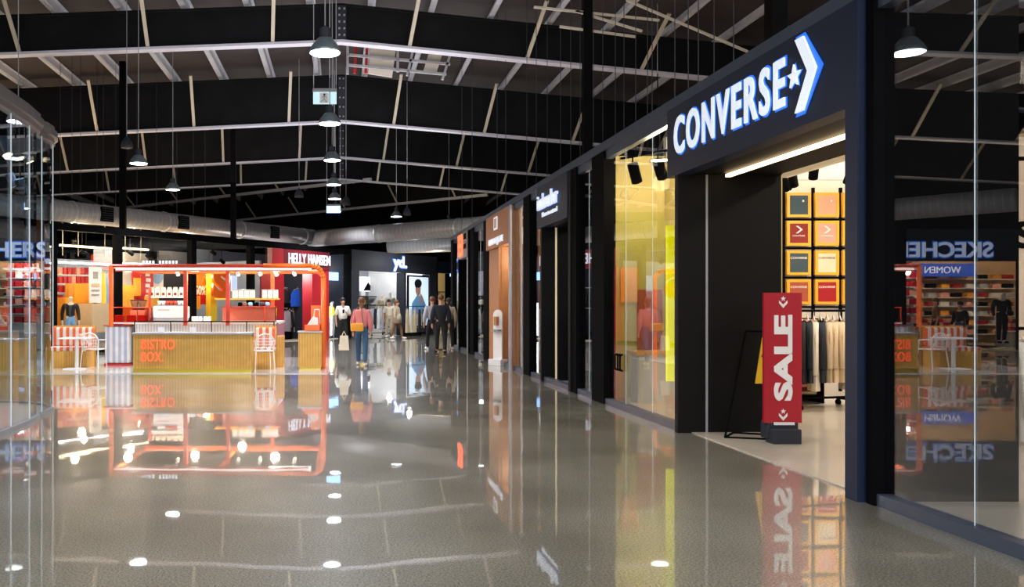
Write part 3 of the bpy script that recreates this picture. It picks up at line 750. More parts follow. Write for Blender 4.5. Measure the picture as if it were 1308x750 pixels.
# ------------------------------------------------------------------ clothes shop with framed shirts
WY = 14.05
struct('wall_display', B(5.3, 11.5, WY, WY+.12, 0, 4.25), 'offwhite', 'warm white rear display wall behind the framed shirts')
def zz(y, Y): return H-(y-CY)*Y/F
prints = [['slate', 'peach', 'slate', 'rosep', 'slate'], ['brick', 'rosep', 'brownp', 'creamp', 'brick'], ['slate', 'creamp', 'rosep', 'brick', 'peach'], ['rustp', 'salered', 'steelp', 'slate', 'creamp']]
cname = {'slate': 'slate blue', 'peach': 'peach', 'rosep': 'rose pink', 'brick': 'dark red', 'brownp': 'dark brown', 'creamp': 'cream', 'rustp': 'faded red', 'salered': 'bright red', 'steelp': 'steel blue'}
rown = ['top', 'second', 'third', 'bottom']; coln = ['leftmost', 'second', 'third', 'fourth', 'rightmost']
FYd = WY-.10
colx = [1005.5, 1041.5, 1076.5, 1112, 1147]; rowy = [(246, 277.5), (282, 314), (320, 351.5), (357, 389)]
for ri, (ya_, yb_) in enumerate(rowy):
    for ci, cx0 in enumerate(colx):
        a = at(cx0, yb_, FYd); b = at(cx0+30.5, ya_, FYd); W_ = b.x-a.x; Hh = b.z-a.z
        r = thing('framed_print', '%s shirt in golden square frame, %s row, %s column of the wall' % (cname[prints[ri][ci]], rown[ri], coln[ci]), 'framed shirt', (a.x, FYd, a.z), 0, 'framed shirts on the display wall')
        t = .045
        B(0, W_, 0, .05, 0, t, .004).box(0, W_, 0, .05, Hh-t, Hh).box(0, t, 0, .05, t, Hh-t).box(W_-t, W_, 0, .05, t, Hh-t).build('frame', 'framey', r)
        p = B(t, W_-t, .01, .03, t, Hh-t).build('shirt_panel', prints[ri][ci], r)
        lm = 'flatwhite' if prints[ri][ci] != 'creamp' else 'brownp'
        if ri == 1:
            MB().prism(chev(W_/2-.05, W_/2+.06, Hh/2, Hh/2+.12, .035), 0, .009).build('chevron_print', lm, p)
            text('print_text', 'CONVERSE', lm, p, .20, .025, W_/2, .009, Hh/2-.04, .001)
        elif ri >= 2:
            text('print_text', 'CONVERSE', lm, p, .27, .035, W_/2, .009, Hh*.70, .001, .01)
        else:
            MB().prism(star(W_*.68, Hh*.66, .022, .010), 0, .009).build('star_print', lm, p)
r = thing('slotted_rack', 'black slotted upright rack behind the framed shirts', 'wall rack', (0, 0, 0))
mb = MB()
for px in (1001, 1039, 1074, 1109, 1145):
    p = at(px, 240, WY-.03); mb.box(p.x-.02, p.x+.02, WY-.04, WY, .1, zz(240, WY))
for (ya_, yb_) in rowy:
    z = zz(yb_+2, WY); mb.box(5.4+1.5, 9.5, WY-.05, WY-.01, z-.03, z)
mb.build('uprights', 'black', r)
mb = MB()
for k in range(9): mb.box(7.1+.0, 9.6, WY-.02, WY-.005, .9+k*.33, .905+k*.33)
mb.build('slat_lines', 'brown', r)
# spotlights on ceiling tracks
for i, (px, py, Y, lab) in enumerate(((1003, 232, 13.2, 'black spotlight leftmost above the framed shirts'), (1013, 226, 12.4, 'black spotlight second above the framed shirts'),
                                 (1040, 215, 11.5, 'black spotlight above the second column of framed shirts'), (1086, 222, 12.5, 'black spotlight right of the others above the framed shirts'))):
    p = at(px, py, Y)
    r = thing('spotlight', lab, 'spotlight', p, .3*i, 'ceiling spotlights in the clothes shop')
    MB().cyl((-.05, -.03, .05), (.07, .05, -.12), .06, n=16).build('spot_head', 'black', r)
    MB().cyl((.07, .05, -.12), (.072, .052, -.123), .045, n=16).build('spot_lens', 'warmled', r)
    MB().cyl((0, 0, .05), (0, 0, .35), .014, n=6).build('spot_stem', 'black', r)
tag(B(5.3, 11, -.04, .04, 0, .05).build('ceiling_track', 'black'), 'black lighting track above the framed shirts', 'track', loc=(0, 12.4, zz(205, 12.4)))
# garments
def garment(w, h, seed, m, loc, rz, label, group, cat='garment', name='hanging_garment', sleeves=True):
    rnd = random.Random(seed)
    r = thing(name, label, cat, loc, rz, group)
    bm = MB(); N = 12; rows = 7; vs_ = []
    for j in range(rows+1):
        t = j/rows; ww = w*(.62+.38*min(1, t*3.5))*(1+.05*t)
        row = []
        for side in (0, 1):
            for i in range(N+1):
                u = i/N if side == 0 else 1-i/N
                x = (u-.5)*ww
                dep = (.045+.03*t)*math.sin(PI*u)**.6*(1 if side else -1) + .012*math.sin(u*18+seed+j*.3)*t
                zt = -t*h + (.05*abs(u-.5)*2*-1 if j == 0 else 0)
                row.append(bm.bm.verts.new((x, dep, zt)))
        vs_.append(row)
    n = len(vs_[0])
    for j in range(rows):
        for i in range(n):
            bm.bm.faces.new((vs_[j][i], vs_[j][(i+1) % n], vs_[j+1][(i+1) % n], vs_[j+1][i]))
    bm.build('fabric', m, r, True)
    if sleeves:
        for s in (-1, 1): MB().cyl((s*w*.30, 0, -.05), (s*w*.50, .0, -h*.78), .05, .04, n=8).build('sleeve', m, r, True)
    MB().tube([(-w*.3, 0, -.02), (0, 0, .05), (w*.3, 0, -.02)], .008, 6).tube([(0, 0, .05), (0, 0, .10), (.02, 0, .12)], .005, 6).build('hanger', 'offwhite', r)
    return r
rk = at(1068, 398, 12.3)
def rack(label, loc, rz, L, hgt=1.35):
    r = thing('clothes_rack', label, 'clothes rack', loc, rz)
    MB().tube([(-L/2, 0, .12), (-L/2, 0, hgt), (L/2, 0, hgt), (L/2, 0, .12)], .018).build('rail', 'black', r)
    mb = MB()
    for s in (-1, 1): mb.box(s*L/2-.02, s*L/2+.02, -.25, .25, .09, .12)
    mb.box(-L/2, L/2, -.02, .02, .13, .16).build('foot_frame', 'black', r)
    for s in (-1, 1):
        for q in (-1, 1): MB().cyl((s*L/2-.015, q*.23, .045), (s*L/2+.015, q*.23, .045), .045, n=12).build('caster', 'black', r)
    return r
rack('black clothes rack holding navy and tan garments by the framed shirts', (7.0, 12.6, 0), .25, 1.1, 1.42)
gm = [('navycloth', 'black garment, far left of the rack by the framed shirts'), ('blackcloth', 'black garment second from left on the rack'), ('navycloth', 'navy garment in the rack middle beside the sand one'), ('sand', 'long sand coloured garment between dark ones on the rack'), ('navycloth', 'navy garment right of the long sand one'), ('beige', 'tan hooded garment hanging right of the navy one'), ('beige', 'second tan garment on the rack'), ('beige', 'tan garment at the right end of the rack'), ('sand', 'pale tan garment behind the rack end')]
for i, (m, lab) in enumerate(gm):
    u = -.45+i*.115
    garment(.52, .92+(.12 if m == 'sand' else 0), i*3+1, m, (7.0+u*math.cos(.25), 12.6+u*math.sin(.25), 1.30), 1.15+.03*(i % 3), lab, 'garments on the rack by the framed shirts')
# shelf of folded clothes
r = thing('shelf_unit', 'black open shelf unit of folded clothes behind the red banner', 'shelf unit', (6.35, 13.35, 0))
mb = MB().box(-.02, .0, -.3, .3, 0, 1.3).box(.95, .97, -.3, .3, 0, 1.3).box(-.02, .97, .28, .3, 0, 1.3)
mb.build('side_frame', 'black', r)
for z in (.12, .38, .62, .86, 1.1): B(0, .95, -.3, .3, z, z+.02).build('shelf', 'black', r)
fold = ['navycloth', 'sand', 'rustp', 'beige', 'brick', 'rosep', 'blackcloth', 'denim']
fcn = ['navy', 'sand', 'faded red', 'tan', 'dark red', 'rose', 'black', 'denim']
rnm = ['lowest', 'second', 'third', 'fourth', 'top']
k = 0
for zi, z in enumerate((.12, .38, .62, .86, 1.1)):
    for sx in (.22, .70):
        for q in range(3):
            c = (zi*2+q+(sx > .5)*3) % 8
            tag(B(-.2, .2, -.22, .2, 0, .05, .018).build('folded_shirt', fold[c]), 'folded %s shirt, %s of its stack, %s half of the %s shelf' % (fcn[c], ('bottom', 'middle', 'top')[q], 'left' if sx < .5 else 'right', rnm[zi]),
                'folded shirt', 'folded clothes on the black shelf unit', loc=(6.35+sx, 13.33, z+.02+q*.056), rz=random.uniform(-.06, .06))
# garments at the extreme right edge
rack('clothes rack with cream garments at the right edge of the photo', (7.6, 9.3, 0), .1, 1.6, 1.25)
for i in range(7):
    garment(.5, 1.1, 40+i, ('cream', 'sand', 'white')[i % 3], (6.95+i*.2, 9.3+i*.02, 1.15), 1.2, '%s garment, number %s from the left on the rack at the right edge' % (('cream', 'sand', 'white')[i % 3], ('one', 'two', 'three', 'four', 'five', 'six', 'seven')[i]), 'garments on the right edge rack')
sgn = thing('letter_sign', 'big black letter on the beige wall at the right edge', 'sign', (0, 0, 0))
p = at(1310, 300, WY-.02)
text('letters', 'S', 'black', sgn, .38, .45, p.x-.02, WY-.03, p.z, .01, .03)
# SALE banner
Yb = 9.33
a = at(975, 540, Yb); b = at(1023, 374, Yb); cxm = (a.x+b.x)/2
r = thing('sale_banner', 'tall red banner stand with white vertical lettering on black base', 'banner stand', (cxm, Yb, 0), 0)
hw = (b.x-a.x)/2
B(-hw, hw, -.02, .02, a.z, b.z).build('banner_sheet', 'salered', r)
text('letters', 'SALE', 'flatwhite', r, .93, .20, .0, -.024, (a.z+b.z)/2-.0, .003, .045, flip=PI/2)
for zc in (b.z-.095, a.z+.095):
    MB().prism([(x-.0, z) for x, z in [(-.045, zc+.012), (0, zc-.035), (.045, zc+.012), (.045, zc-.02), (0, zc-.07), (-.045, zc-.02)]], -.026, -.021).prism(star(0, zc+.03, .03, .013), -.026, -.021).build('chevron_emblem', 'flatwhite', r)
B(-.15, .15, -.12, .06, .0, .17, .01).box(-.17, .17, -.02, .14, .05, .24, .02).build('base_block', 'charcoal', r)
B(-.10, .12, -.03, -.02, .205, .235).build('base_label', 'flatwhite', r)
# leaning frame and yellow sign
r = thing('folding_frame', 'black metal A-frame stand leaning behind the red banner', 'frame stand', (4.55, 9.75, 0), 0)
MB().tube([(-.25, -.1, .02), (.1, .15, 1.2), (.35, .15, 1.2), (.2, -.25, .02), (-.25, -.1, .02), (0, .25, .02), (.3, .1, .02)], .012).build('tube_frame', 'black', r)
r = thing('wet_floor_sign', 'yellow floor caution sign half hidden behind the red banner', 'floor sign', tuple(at(976, 490, 9.75)), 0)
MB().prism([(-.10, 0), (.2, 0), (.12, .52), (-.02, .52)], -.01, .01).build('sign_panel', 'yellow', r)
MB().prism([(-.04, .3), (.06, .3), (.06, .36), (-.02, .36)], -.014, -.01).build('warning_mark', 'red', r)

# ------------------------------------------------------------------ goods seen in the farther right windows
def goods(x0, Ya, Yb_, cols, lab, grp, n=6, X=4.75):
    r = thing('product_shelf', lab, 'shelf', (X, Ya, 0), 0)
    for z in (.3, .9, 1.5, 2.1): B(0, .9, 0, Yb_-Ya, z, z+.03).build('shelf', 'white', r)
    B(.9, .93, 0, Yb_-Ya, 0, 2.6).build('back_panel', 'offwhite', r)
    for zi, z in enumerate((.33, .93, 1.53, 2.13)):
        for j in range(n):
            c, cn = cols[(zi+j) % len(cols)]
            tag(B(0, .25, 0, .18, 0, .26+.05*((j+zi) % 3), .01).build('boxed_product', c), '%s product on %s shelf, %s from the front, %s' % (cn, rnm[zi], ('first', 'second', 'third', 'fourth', 'fifth', 'sixth')[j], grp), 'product', grp, loc=(X+.05, Ya+.1+j*(Yb_-Ya-.3)/n, z))
goods(0, 24.2, 25.9, [('crimson', 'red'), ('white', 'white'), ('black', 'black')], 'white shelves of red and white goods in the far window', 'goods in the far window')
goods(0, 29.2, 31.0, [('white', 'white'), ('orange', 'orange'), ('cream', 'cream')], 'white shelves of pale goods in the last window', 'goods in the last window', 5)
goods(0, 17.5, 19.2, [('cream', 'cream'), ('beige', 'tan'), ('offwhite', 'pale')], 'shelves of cream goods behind the warm beige window', 'goods behind the beige window')
mannequin('white mannequin in white top behind the cedar backed window', (4.5, 19.1, 0), -1.2, 'white', 'white', 1.7)
tag(B(-.4, .4, 0, .03, 0, .9).build('red_poster', 'crimson'), 'red poster hanging high in the far window with red goods', 'poster', loc=(4.8, 25.9, 2.8))
r = thing('clothes_display', 'red and black clothing display inside the narrow window by the doorway', 'display', (5.0, 16.4, 0))
B(-.5, .5, 0, .4, 0, .5).build('plinth', 'charcoal', r); B(-.4, .0, 0, .1, .5, 1.9).build('red_panel', 'orange', r); B(.0, .4, 0, .1, .5, 1.9).build('grey_panel', 'grey', r)

# ------------------------------------------------------------------ LEFT SHOP FRONT (oblique)
def lroot(name, label, cat, group=None): return thing(name, label, cat, LROOT, LA, group)
SEND = 32.0
struct('trim_3', B(-.1, SEND, -.08, .12, 3.80, 4.0), 'black', 'black head rail along the left hand shop fronts', LROOT, LA)
struct('trim_4', B(0, 10.9, -.06, .08, 0, .09), 'black', 'black sill rail under the left hand shop glass', LROOT, LA)
struct('floor_shop_left', B(.02, SEND, .05, 9, 0, .012), 'shopfloor', 'pale floor inside the left hand shops', LROOT, LA)
struct('wall_shop_left_back', B(4.0, 10.2, 6.0, 6.2, 0, 3.3), 'bluewall', 'warm rear wall of the sports shop', LROOT, LA)
struct('wall_shop_left_side', MB().slab([(-8.85, 26.1), (-9.5, 28.2), (-12.2, 34.4), (-12.0, 34.4), (-9.35, 28.2), (-8.7, 26.2)], 0, 3.4), 'offwhite', 'pale dividing wall between the shoe shop and the sports shop')
struct('wall_shop_left_mid', B(14.1, 14.25, .1, 6, 0, 3.8), 'charcoal', None, LROOT, LA)
struct('wall_shop_left_mid_2', B(10.2, 10.3, .5, 6, 0, 3.3), 'bluewall', None, LROOT, LA)
struct('wall_shop_left_mid_3', B(15.6, 15.8, .1, 7, 0, 3.8), 'charcoal', None, LROOT, LA)
struct('wall_shop_left_mid_4', B(23.3, 23.5, .1, 7, 0, 3.8), 'white', None, LROOT, LA)
struct('wall_shop_far_back', B(23.5, SEND, 4, 4.2, 0, 3.8), 'yellowwall', 'yellow rear wall of the farthest shop', LROOT, LA)
struct('wall_shop_mid_back', B(15.8, 23.4, 4.0, 4.2, 0, 3.8), 'grey', 'grey rear wall of the menswear shop', LROOT, LA)
struct('wall_shop_hh_back', B(10.3, 15.6, 3.2, 3.4, 0, 3.8), 'charcoal', 'charcoal rear wall of the outdoor wear shop', LROOT, LA)
def lwindow(s0, s1, label, g='glass', trans=None):
    wn[0] += 1
    r = sroot('window_%d' % wn[0], label, LROOT, LA)
    B(s0, s1, -.006, .006, .09, 3.8).build('glass_pane', g, r)
    if trans: B(s0, s1, -.03, .03, trans-.02, trans+.02).build('transom', 'black', r)
    return r
for s0, s1, lab in ((.15, 2.5, 'left bay of the sports shop glass, above the striped bench'), (2.65, 5.85, 'second bay of the sports shop glass, behind the coffee machine'),
                    (6.0, 9.0, 'third bay of the sports shop glass, behind the kiosk shelf'), (9.15, 10.15, 'narrow glass bay left of the red shop entrance'), (14.15, 15.4, 'glass bay between the red shop and the blue fascia shop')):
    lwindow(s0, s1, lab)
for s0, wd, lab in ((.05, .26, 'dark post at the left end of the glass shop fronts'), (LS(150), .24, 'dark post behind the left part of the coffee kiosk'), (LS(245), .24, 'dark post behind the middle of the coffee kiosk'),
                    (LS(320), .24, 'dark post left of the red shop entrance'), (15.6, .26, 'dark post between glass bay and the blue fascia shop'), (23.6, .2, 'dark post at the right end of the blue fascia shop')):
    tag(B(s0-wd/2, s0+wd/2, -.12, .12, 0, 3.86).build('storefront_post', 'black'), lab, 'post', 'dark posts of the left hand shop fronts', loc=LROOT, rz=LA)
# Helly Hansen style front
hh = lroot('shop_portal', 'maroon fascia and crimson side walls of the outdoor wear shop', 'shop portal')
B(LS(343), 14.05, -.16, .06, 3.02, 3.78).build('fascia', 'maroon', hh)
B(LS(343), LS(360), -.12, .4, 0, 3.02).build('left_wall', 'crimson', hh)
B(LS(396), 14.05, -.12, .4, 0, 3.02).build('right_wall', 'crimson', hh)
B(LS(343), LS(358), -.18, -.16, 3.02, 3.78).build('red_corner_panel', 'crimson', hh)
sg = lroot('shop_sign', 'white lit capital lettering on maroon fascia', 'sign')
text('letters', 'HELLY HANSEN', 'letterw', sg, LS(417)-LS(364), .44, (LS(417)+LS(364))/2, -.20, 3.42, .02, .012, space=1.08)
# hanging jackets in it
def lgar(px, py, d, m, w_, h_, lab, grp, seed):
    p = LP(px, d); return garment(w_, h_, seed, m, (p.x, p.y, H-(py-CY)*p.y/F), LA-.2, lab, grp)
lgar(380, 370, 1.6, 'bluecloth', .75, .75, 'royal blue jacket hanging in the red shop entrance', 'jackets in the outdoor wear shop', 3)
for i, (px, m, nm) in enumerate(((366, 'greycloth', 'light grey'), (370, 'blackcloth', 'black'), (374, 'greycloth', 'grey'), (378, 'white', 'white'), (382, 'khaki', 'khaki'), (387, 'blackcloth', 'black'), (391, 'greycloth', 'grey'))):
    lgar(px, 397, 1.9, m, .5, .95, '%s jacket on the lower rail of the red shop, %s from the left' % (nm, ('first', 'second', 'third', 'fourth', 'fifth', 'sixth', 'seventh')[i]), 'jackets in the outdoor wear shop', 20+i)
for i, (px, m, nm) in enumerate(((364, 'blackcloth', 'black'), (393, 'crimson', 'red'))):
    lgar(px, 370, 1.9, m, .5, .6, '%s jacket on the upper rail of the red shop' % nm, 'jackets in the outdoor wear shop', 30+i)
r = lroot('display_shelf', 'pale wall shelves and rails inside the red shop', 'shelf')
for z in (1.35, 2.25): B(LS(361), 13.6, 1.8, 2.2, z, z+.04).build('shelf', 'galv', r)
B(LS(362), 13.4, 1.4, 2.2, .012, .35).build('plinth', 'black', r)
# glass bay 14.1-15.4: white tubes and green mannequin
r = lroot('light_tubes', 'vertical white light tubes standing inside the glass bay', 'light tubes')
for k in range(3): MB().cyl((14.5+k*.28, .5, .15), (14.5+k*.28, .5, 1.6), .035).build('tube', 'whiteled', r)
p = LP(424, .8); mannequin('mannequin in yellow green jacket behind the glass bay', (p.x, p.y, 0), LA, 'acid', 'greycloth', 1.75)
tag(B(14.3, 15.0, .06, .12, 2.6, 2.95).build('small_glow_sign', 'letterblue'), 'small pale blue glowing sign in the glass bay', 'sign', loc=LROOT, rz=LA)
# yd front
yd = lroot('shop_portal', 'dark navy fascia and walls of the menswear shop', 'shop portal')
B(15.75, 23.55, -.15, .1, 3.10, 4.02).build('fascia', 'charcoal', yd)
B(15.75, LS(456), -.13, .3, 0, 3.10).build('left_wall', 'charcoal', yd)
B(LS(513), LS(516), -.13, .3, 0, 3.10).build('centre_wall', 'charcoal', yd)
B(LS(546), 23.55, -.13, .3, 0, 3.10).build('right_wall', 'charcoal', yd)
B(LS(513), LS(548), -.13, .3, 0, .35).build('lower_wall', 'charcoal', yd)
sg = lroot('shop_sign', 'small white lit lowercase letters on dark navy fascia', 'sign')
text('letters', 'yd.', 'letterw', sg, 1.25, .75, LS(507), -.19, 3.52, .02, .03)
text('letter_halo', 'yd.', 'halo', sg, 1.4, .85, LS(507), -.165, 3.52, .004, .06)
# portrait lightbox
lb = lroot('poster_lightbox', 'tall backlit poster of a dark haired person in blue shirt', 'lightbox')
sa, sb_ = LS(517.5), LS(544); sw = sb_-sa; sc = (sa+sb_)/2
B(sa, sb_, -.18, -.10, .40, 3.0).build('lightbox_frame', 'black', lb)
pic = B(sa+.08, sb_-.08, -.19, -.18, .48, 2.92).build('poster_sheet', 'screen', lb)
def disc(cx, cz, rx, rz_, y, n=20): return [(cx+rx*math.cos(2*PI*k/n), cz+rz_*math.sin(2*PI*k/n)) for k in range(n)]
MB().prism([(sc-.75, .5), (sc+.75, .5), (sc+.7, 1.5), (sc+.35, 1.95), (sc-.2, 2.0), (sc-.7, 1.6)], -.195, -.19).build('printed_shirt', 'bluesteel', pic)
MB().prism(disc(sc-.1, 2.32, .27, .36, 0), -.20, -.195).prism([(sc+.02, 1.65), (sc+.3, 1.6), (sc+.32, 2.0), (sc+.12, 2.1)], -.20, -.195).build('printed_face', 'skin', pic)
MB().prism(disc(sc-.1, 2.60, .36, .22, 0), -.205, -.20).prism([(sc-.46, 2.55), (sc-.3, 2.3), (sc-.25, 2.6)], -.205, -.20).build('printed_hair', 'hairdark', pic)
MB().prism([(sc-.75, .5), (sc+.75, .5), (sc+.6, 1.05), (sc-.6, 1.05)], -.2, -.196).build('printed_trousers', 'cream', pic)
# yd interior
r = lroot('poster_board', 'large pale landscape poster above the menswear shelves', 'poster')
B(LS(459, 3.8), LS(484, 3.8), 3.9, 3.98, 2.25, 3.05).build('poster_sheet', 'screenw', r)
MB().prism([(LS(466, 3.8), 2.3), (LS(472, 3.8), 2.75), (LS(478, 3.8), 2.3)], 3.87, 3.9).build('dark_figure', 'black', r)
r = lroot('poster_board', 'small pale portrait poster above the menswear shelves', 'poster')
B(LS(497, 3.8), LS(508, 3.8), 3.9, 3.98, 2.2, 3.05).build('poster_sheet', 'screenw', r)
MB().prism([(LS(501, 3.8), 2.4), (LS(502.5, 3.8), 2.8), (LS(504, 3.8), 2.4)], 3.87, 3.9).build('dark_figure', 'black', r)
r = lroot('display_shelf', 'dark wall shelving of folded menswear', 'shelf')
for z in (1.05, 1.5, 1.95): B(15.9, 23.2, 3.4, 4.0, z, z+.04).build('shelf', 'black', r)
B(LS(485, 3.8), LS(496, 3.8), 3.85, 3.98, 2.0, 3.2).build('dark_panel', 'black', r)
cl = [('navycloth', 'navy'), ('cream', 'cream'), ('greycloth', 'grey'), ('yellow', 'yellow'), ('white', 'white'), ('denim', 'denim blue')]
for zi, z in enumerate((1.09, 1.54, 1.99)):
    for j in range(11):
        c, cn = cl[(j*2+zi) % 6]
        p = Vector(LROOT[:2])+LD*(16.5+j*.55)+LN*3.65
        tag(B(-.2, .2, -.2, .2, 0, .26, .03).build('folded_stack', c), '%s folded clothes pile on the %s menswear shelf, %s from the left' % (cn, ('lower', 'middle', 'upper')[zi], ('first', 'second', 'third', 'fourth', 'fifth', 'sixth', 'seventh', 'eighth', 'ninth', 'tenth', 'eleventh')[j]), 'folded clothes', 'folded menswear piles', loc=(p.x, p.y, z), rz=LA)
p = LP(488, 2.0); mannequin('mannequin in brown patterned shirt at the menswear shop entrance', (p.x, p.y, .25), LA-.6, 'khaki', 'brown', 1.85)
p = LP(498, 1.6); mannequin('mannequin in cream t-shirt and cream trousers at the shop entrance', (p.x, p.y, .35), LA-.6, 'cream', 'cream', 1.9, sleeve='short')
r = thing('display_plinth', 'low white plinth carrying the two menswear mannequins', 'plinth', (*LP(493, 1.8), 0), LA)
B(-1.1, 1.1, -.45, .45, 0, .25).build('plinth_body', 'white', r)
for i, px in enumerate((476, 480, 484, 488)):
    p = LP(px, .9); garment(.6, 1.0, 60+i, ('greycloth', 'navycloth', 'white', 'greycloth')[i], (p.x, p.y, 1.35), 1.0+.1*i, ('grey jacket left on the front menswear rail', 'navy jacket on the front menswear rail', 'white jacket on the front menswear rail', 'grey jacket right on the front menswear rail')[i], 'jackets on the front menswear rail')
p = LP(482, .9); rack('clothes rail with grey and navy jackets in the menswear entrance', (p.x, p.y, 0), LA, 1.7, 1.5)
for i, (px, m, nm) in enumerate(((520, 'beige', 'tan'), (525, 'cream', 'cream'), (530, 'beige', 'sand'), (536, 'blackcloth', 'black'), (541, 'blackcloth', 'dark'))):
    p = LP(px, -.6); garment(.45, 1.15, 70+i, m, (p.x, p.y, 1.32), 1.25, '%s trousers hanging in front of the tall portrait poster' % nm, 'trousers in front of the poster', sleeves=False)
p = LP(531, -.6); rack('clothes rail of tan and black trousers before the portrait poster', (p.x, p.y, 0), LA, 1.7, 1.45)
# farthest shop
fr_ = lroot('shop_portal', 'dark blue fascia of the farthest shop', 'shop portal')
B(23.6, SEND, -.12, .1, 3.2, 3.8).build('fascia', 'navy', fr_)
tag(B(25.0, 28, -.14, -.125, 3.05, 3.2).build('glow_strip', 'letterblue'), 'thin blue glowing strip under the farthest fascia', 'light strip', loc=LROOT, rz=LA)
r = lroot('display_shelf', 'yellow wall shelves in the farthest shop', 'shelf')
for z in (1.2, 1.75, 2.3): B(23.7, 31, 3.4, 3.98, z, z+.04).build('shelf', 'black', r)
for zi, z in enumerate((1.24, 1.79)):
    for j in range(8):
        p = Vector(LROOT[:2])+LD*(24.3+j*.8)+LN*3.6
        tag(B(-.3, .3, -.15, .15, 0, .34, .02).build('storage_box', 'orange' if (j+zi) % 3 else 'crimson'), '%s box on the %s shelf of the farthest yellow shop, %s from the left' % ('orange' if (j+zi) % 3 else 'red', ('lower', 'upper')[zi], ('first', 'second', 'third', 'fourth', 'fifth', 'sixth', 'seventh', 'eighth')[j]), 'box', 'boxes in the farthest shop', loc=(p.x, p.y, z), rz=LA)
tag(B(27.5, 29, 3.9, 3.95, 2.5, 3.1).build('blue_sign', 'letterblue'), 'pale blue lit sign on the farthest yellow wall', 'sign', loc=LROOT, rz=LA)

# ---- sports shop interior (s 0..10, red and orange)
ordn = ('first', 'second', 'third', 'fourth', 'fifth', 'sixth', 'seventh', 'eighth', 'ninth', 'tenth', 'eleventh', 'twelfth')
def lbox(name, m, px0, px1, py0, py1, d, dep, lab, cat, group=None, parent=None):
    z1 = LZ(px0, py0, d); z0 = LZ(px0, py1, d)
    s0, s1 = LS(px0, d), LS(px1, d)
    o = B(s0, s1, d, d+dep, max(0.02, z0), z1).build(name, m)
    if parent: o.parent = parent
    else: tag(o, lab, cat, group, loc=LROOT, rz=LA)
    return o
r = lroot('display_shelf', 'white shelving wall full of red and white shoeboxes behind the left bay', 'shelf')
for py in (351, 362.5, 374, 386):
    z = LZ(95, py, 3.4); B(LS(74, 3.4), LS(115, 3.4), 3.4, 3.9, z-.03, z).build('shelf', 'white', r)
for j in range(4):
    for i in range(7):
        px = 75.5+i*5.6; py1 = (350.3, 361.8, 373.3, 385.3)[j]
        lbox('shoebox', 'crimson' if (i+j) % 4 else 'rosep', px, px+4.4, py1-8.5, py1, 3.45, .35, 'red shoebox on the white shelving, %s row, %s from the left' % (rown[j], ordn[i]), 'shoebox', 'red shoeboxes on the left bay shelving')
lbox('orange_counter', 'amber', 84, 118, 380, 422, 2.1, .5, 'amber orange cash counter inside the left bay', 'counter')
lbox('orange_cabinet', 'amber', 95, 114, 362, 380, 2.6, .5, 'amber orange cabinet with dark text line behind the counter', 'cabinet')
tag(lbox('picture_banner', 'flatwhite', 114.5, 130, 341, 387, 1.4, .04, 'tall white banner with product pictures in the left bay', 'banner'))
r = lroot('banner_prints', 'small dark and tan product pictures on the tall white banner', 'picture')
for (a_, b_, c_, d_, m) in ((119, 125, 347, 356, 'grey'), (117, 127, 362, 366, 'beige'), (117, 127, 370, 371.5, 'grey'), (117, 127, 376, 377, 'grey')):
    s0, s1 = LS(a_, 1.38), LS(b_, 1.38); B(s0, s1, 1.37, 1.385, LZ(a_, d_, 1.38), LZ(a_, c_, 1.38)).build('picture', m, r)
for i, (m, a_, b_, lab) in enumerate((('yellow', 130.5, 134, 'yellow surf suit hanging beside the white banner'), ('bluesteel', 134.5, 137, 'sky blue surf suit hanging beside the white banner'), ('orange', 137.5, 141, 'orange surf suit hanging beside the white banner'))):
    p = LP((a_+b_)/2, 1.5); garment(.33, 1.25, 80+i, m, (p.x, p.y, 2.62), LA, lab, 'surf suits beside the white banner')
p = LP(90, 1.0); mannequin('dark headed mannequin in black jacket behind the left glass bay', (p.x, p.y, .1), LA-.5, 'blackcloth', 'bluesteel', 1.75, skin='cream')
tag(lbox('hanging_picture', 'bluewall', 120, 146, 318, 336, 2.8, .03, 'blue grey hanging panel high in the left bay', 'panel'))
# led strips
for i, (x0, x1, yy, d, lab) in enumerate(((77, 146, 315.5, 1.6, 'warm strip light high in the left glass bay'), (154, 190, 318, 1.6, 'warm strip light high in the second glass bay'), (76, 143, 336.5, 1.0, 'bright white strip light across the left glass bay'), (154, 184, 337, 1.0, 'bright white strip light across the second glass bay'))):
    z = LZ((x0+x1)/2, yy, d)
    B_ = B(LS(x0, d), LS(x1, d), d, d+.06, z-.03, z+.03).build('strip_light', 'warmled' if i < 2 else 'whiteled'); tag(B_, lab, 'strip light', loc=LROOT, rz=LA)
# second bay
lbox('display_block', 'amber', 155, 171, 364, 420, 1.2, .3, 'amber display panel at the left of the second bay', 'panel')
rp = lbox('red_banner', 'red', 169, 196, 343, 388, 1.6, .05, 'red banner with white lettering in the second bay', 'banner')
mb = MB(); s_ = (LS(187, 1.6)+LS(191, 1.6))/2
for k in range(5): mb.box(s_-.12+.03*(k % 2), s_+.12-.04*((k+1) % 2), 1.585, 1.6, 1.75+k*.2, 1.88+k*.2)
mb.build('white_print', 'flatwhite', rp)
lbox('orange_blob_banner', 'amber', 171, 180, 355, 378, 1.5, .04, 'orange swirl banner overlapping the red banner', 'banner')
lbox('backdrop_board', 'white', 154, 190, 322, 372, 3.5, .05, 'large white lit wall panel in the second bay', 'panel')
rr_ = lroot('round_logo_panel', 'white panel with round blue emblem beside the red banner', 'panel')
s_ = LS(201, 2.0); zc = LZ(201, 353, 2.0)
B(s_-.4, s_+.3, 2.0, 2.05, zc-.5, zc+.4).build('panel_sheet', 'white', rr_)
MB().prism([(a[0], a[1]) for a in disc(s_, zc, .28, .28, 0)], 1.985, 2.0).build('round_emblem', 'bluesteel', rr_)
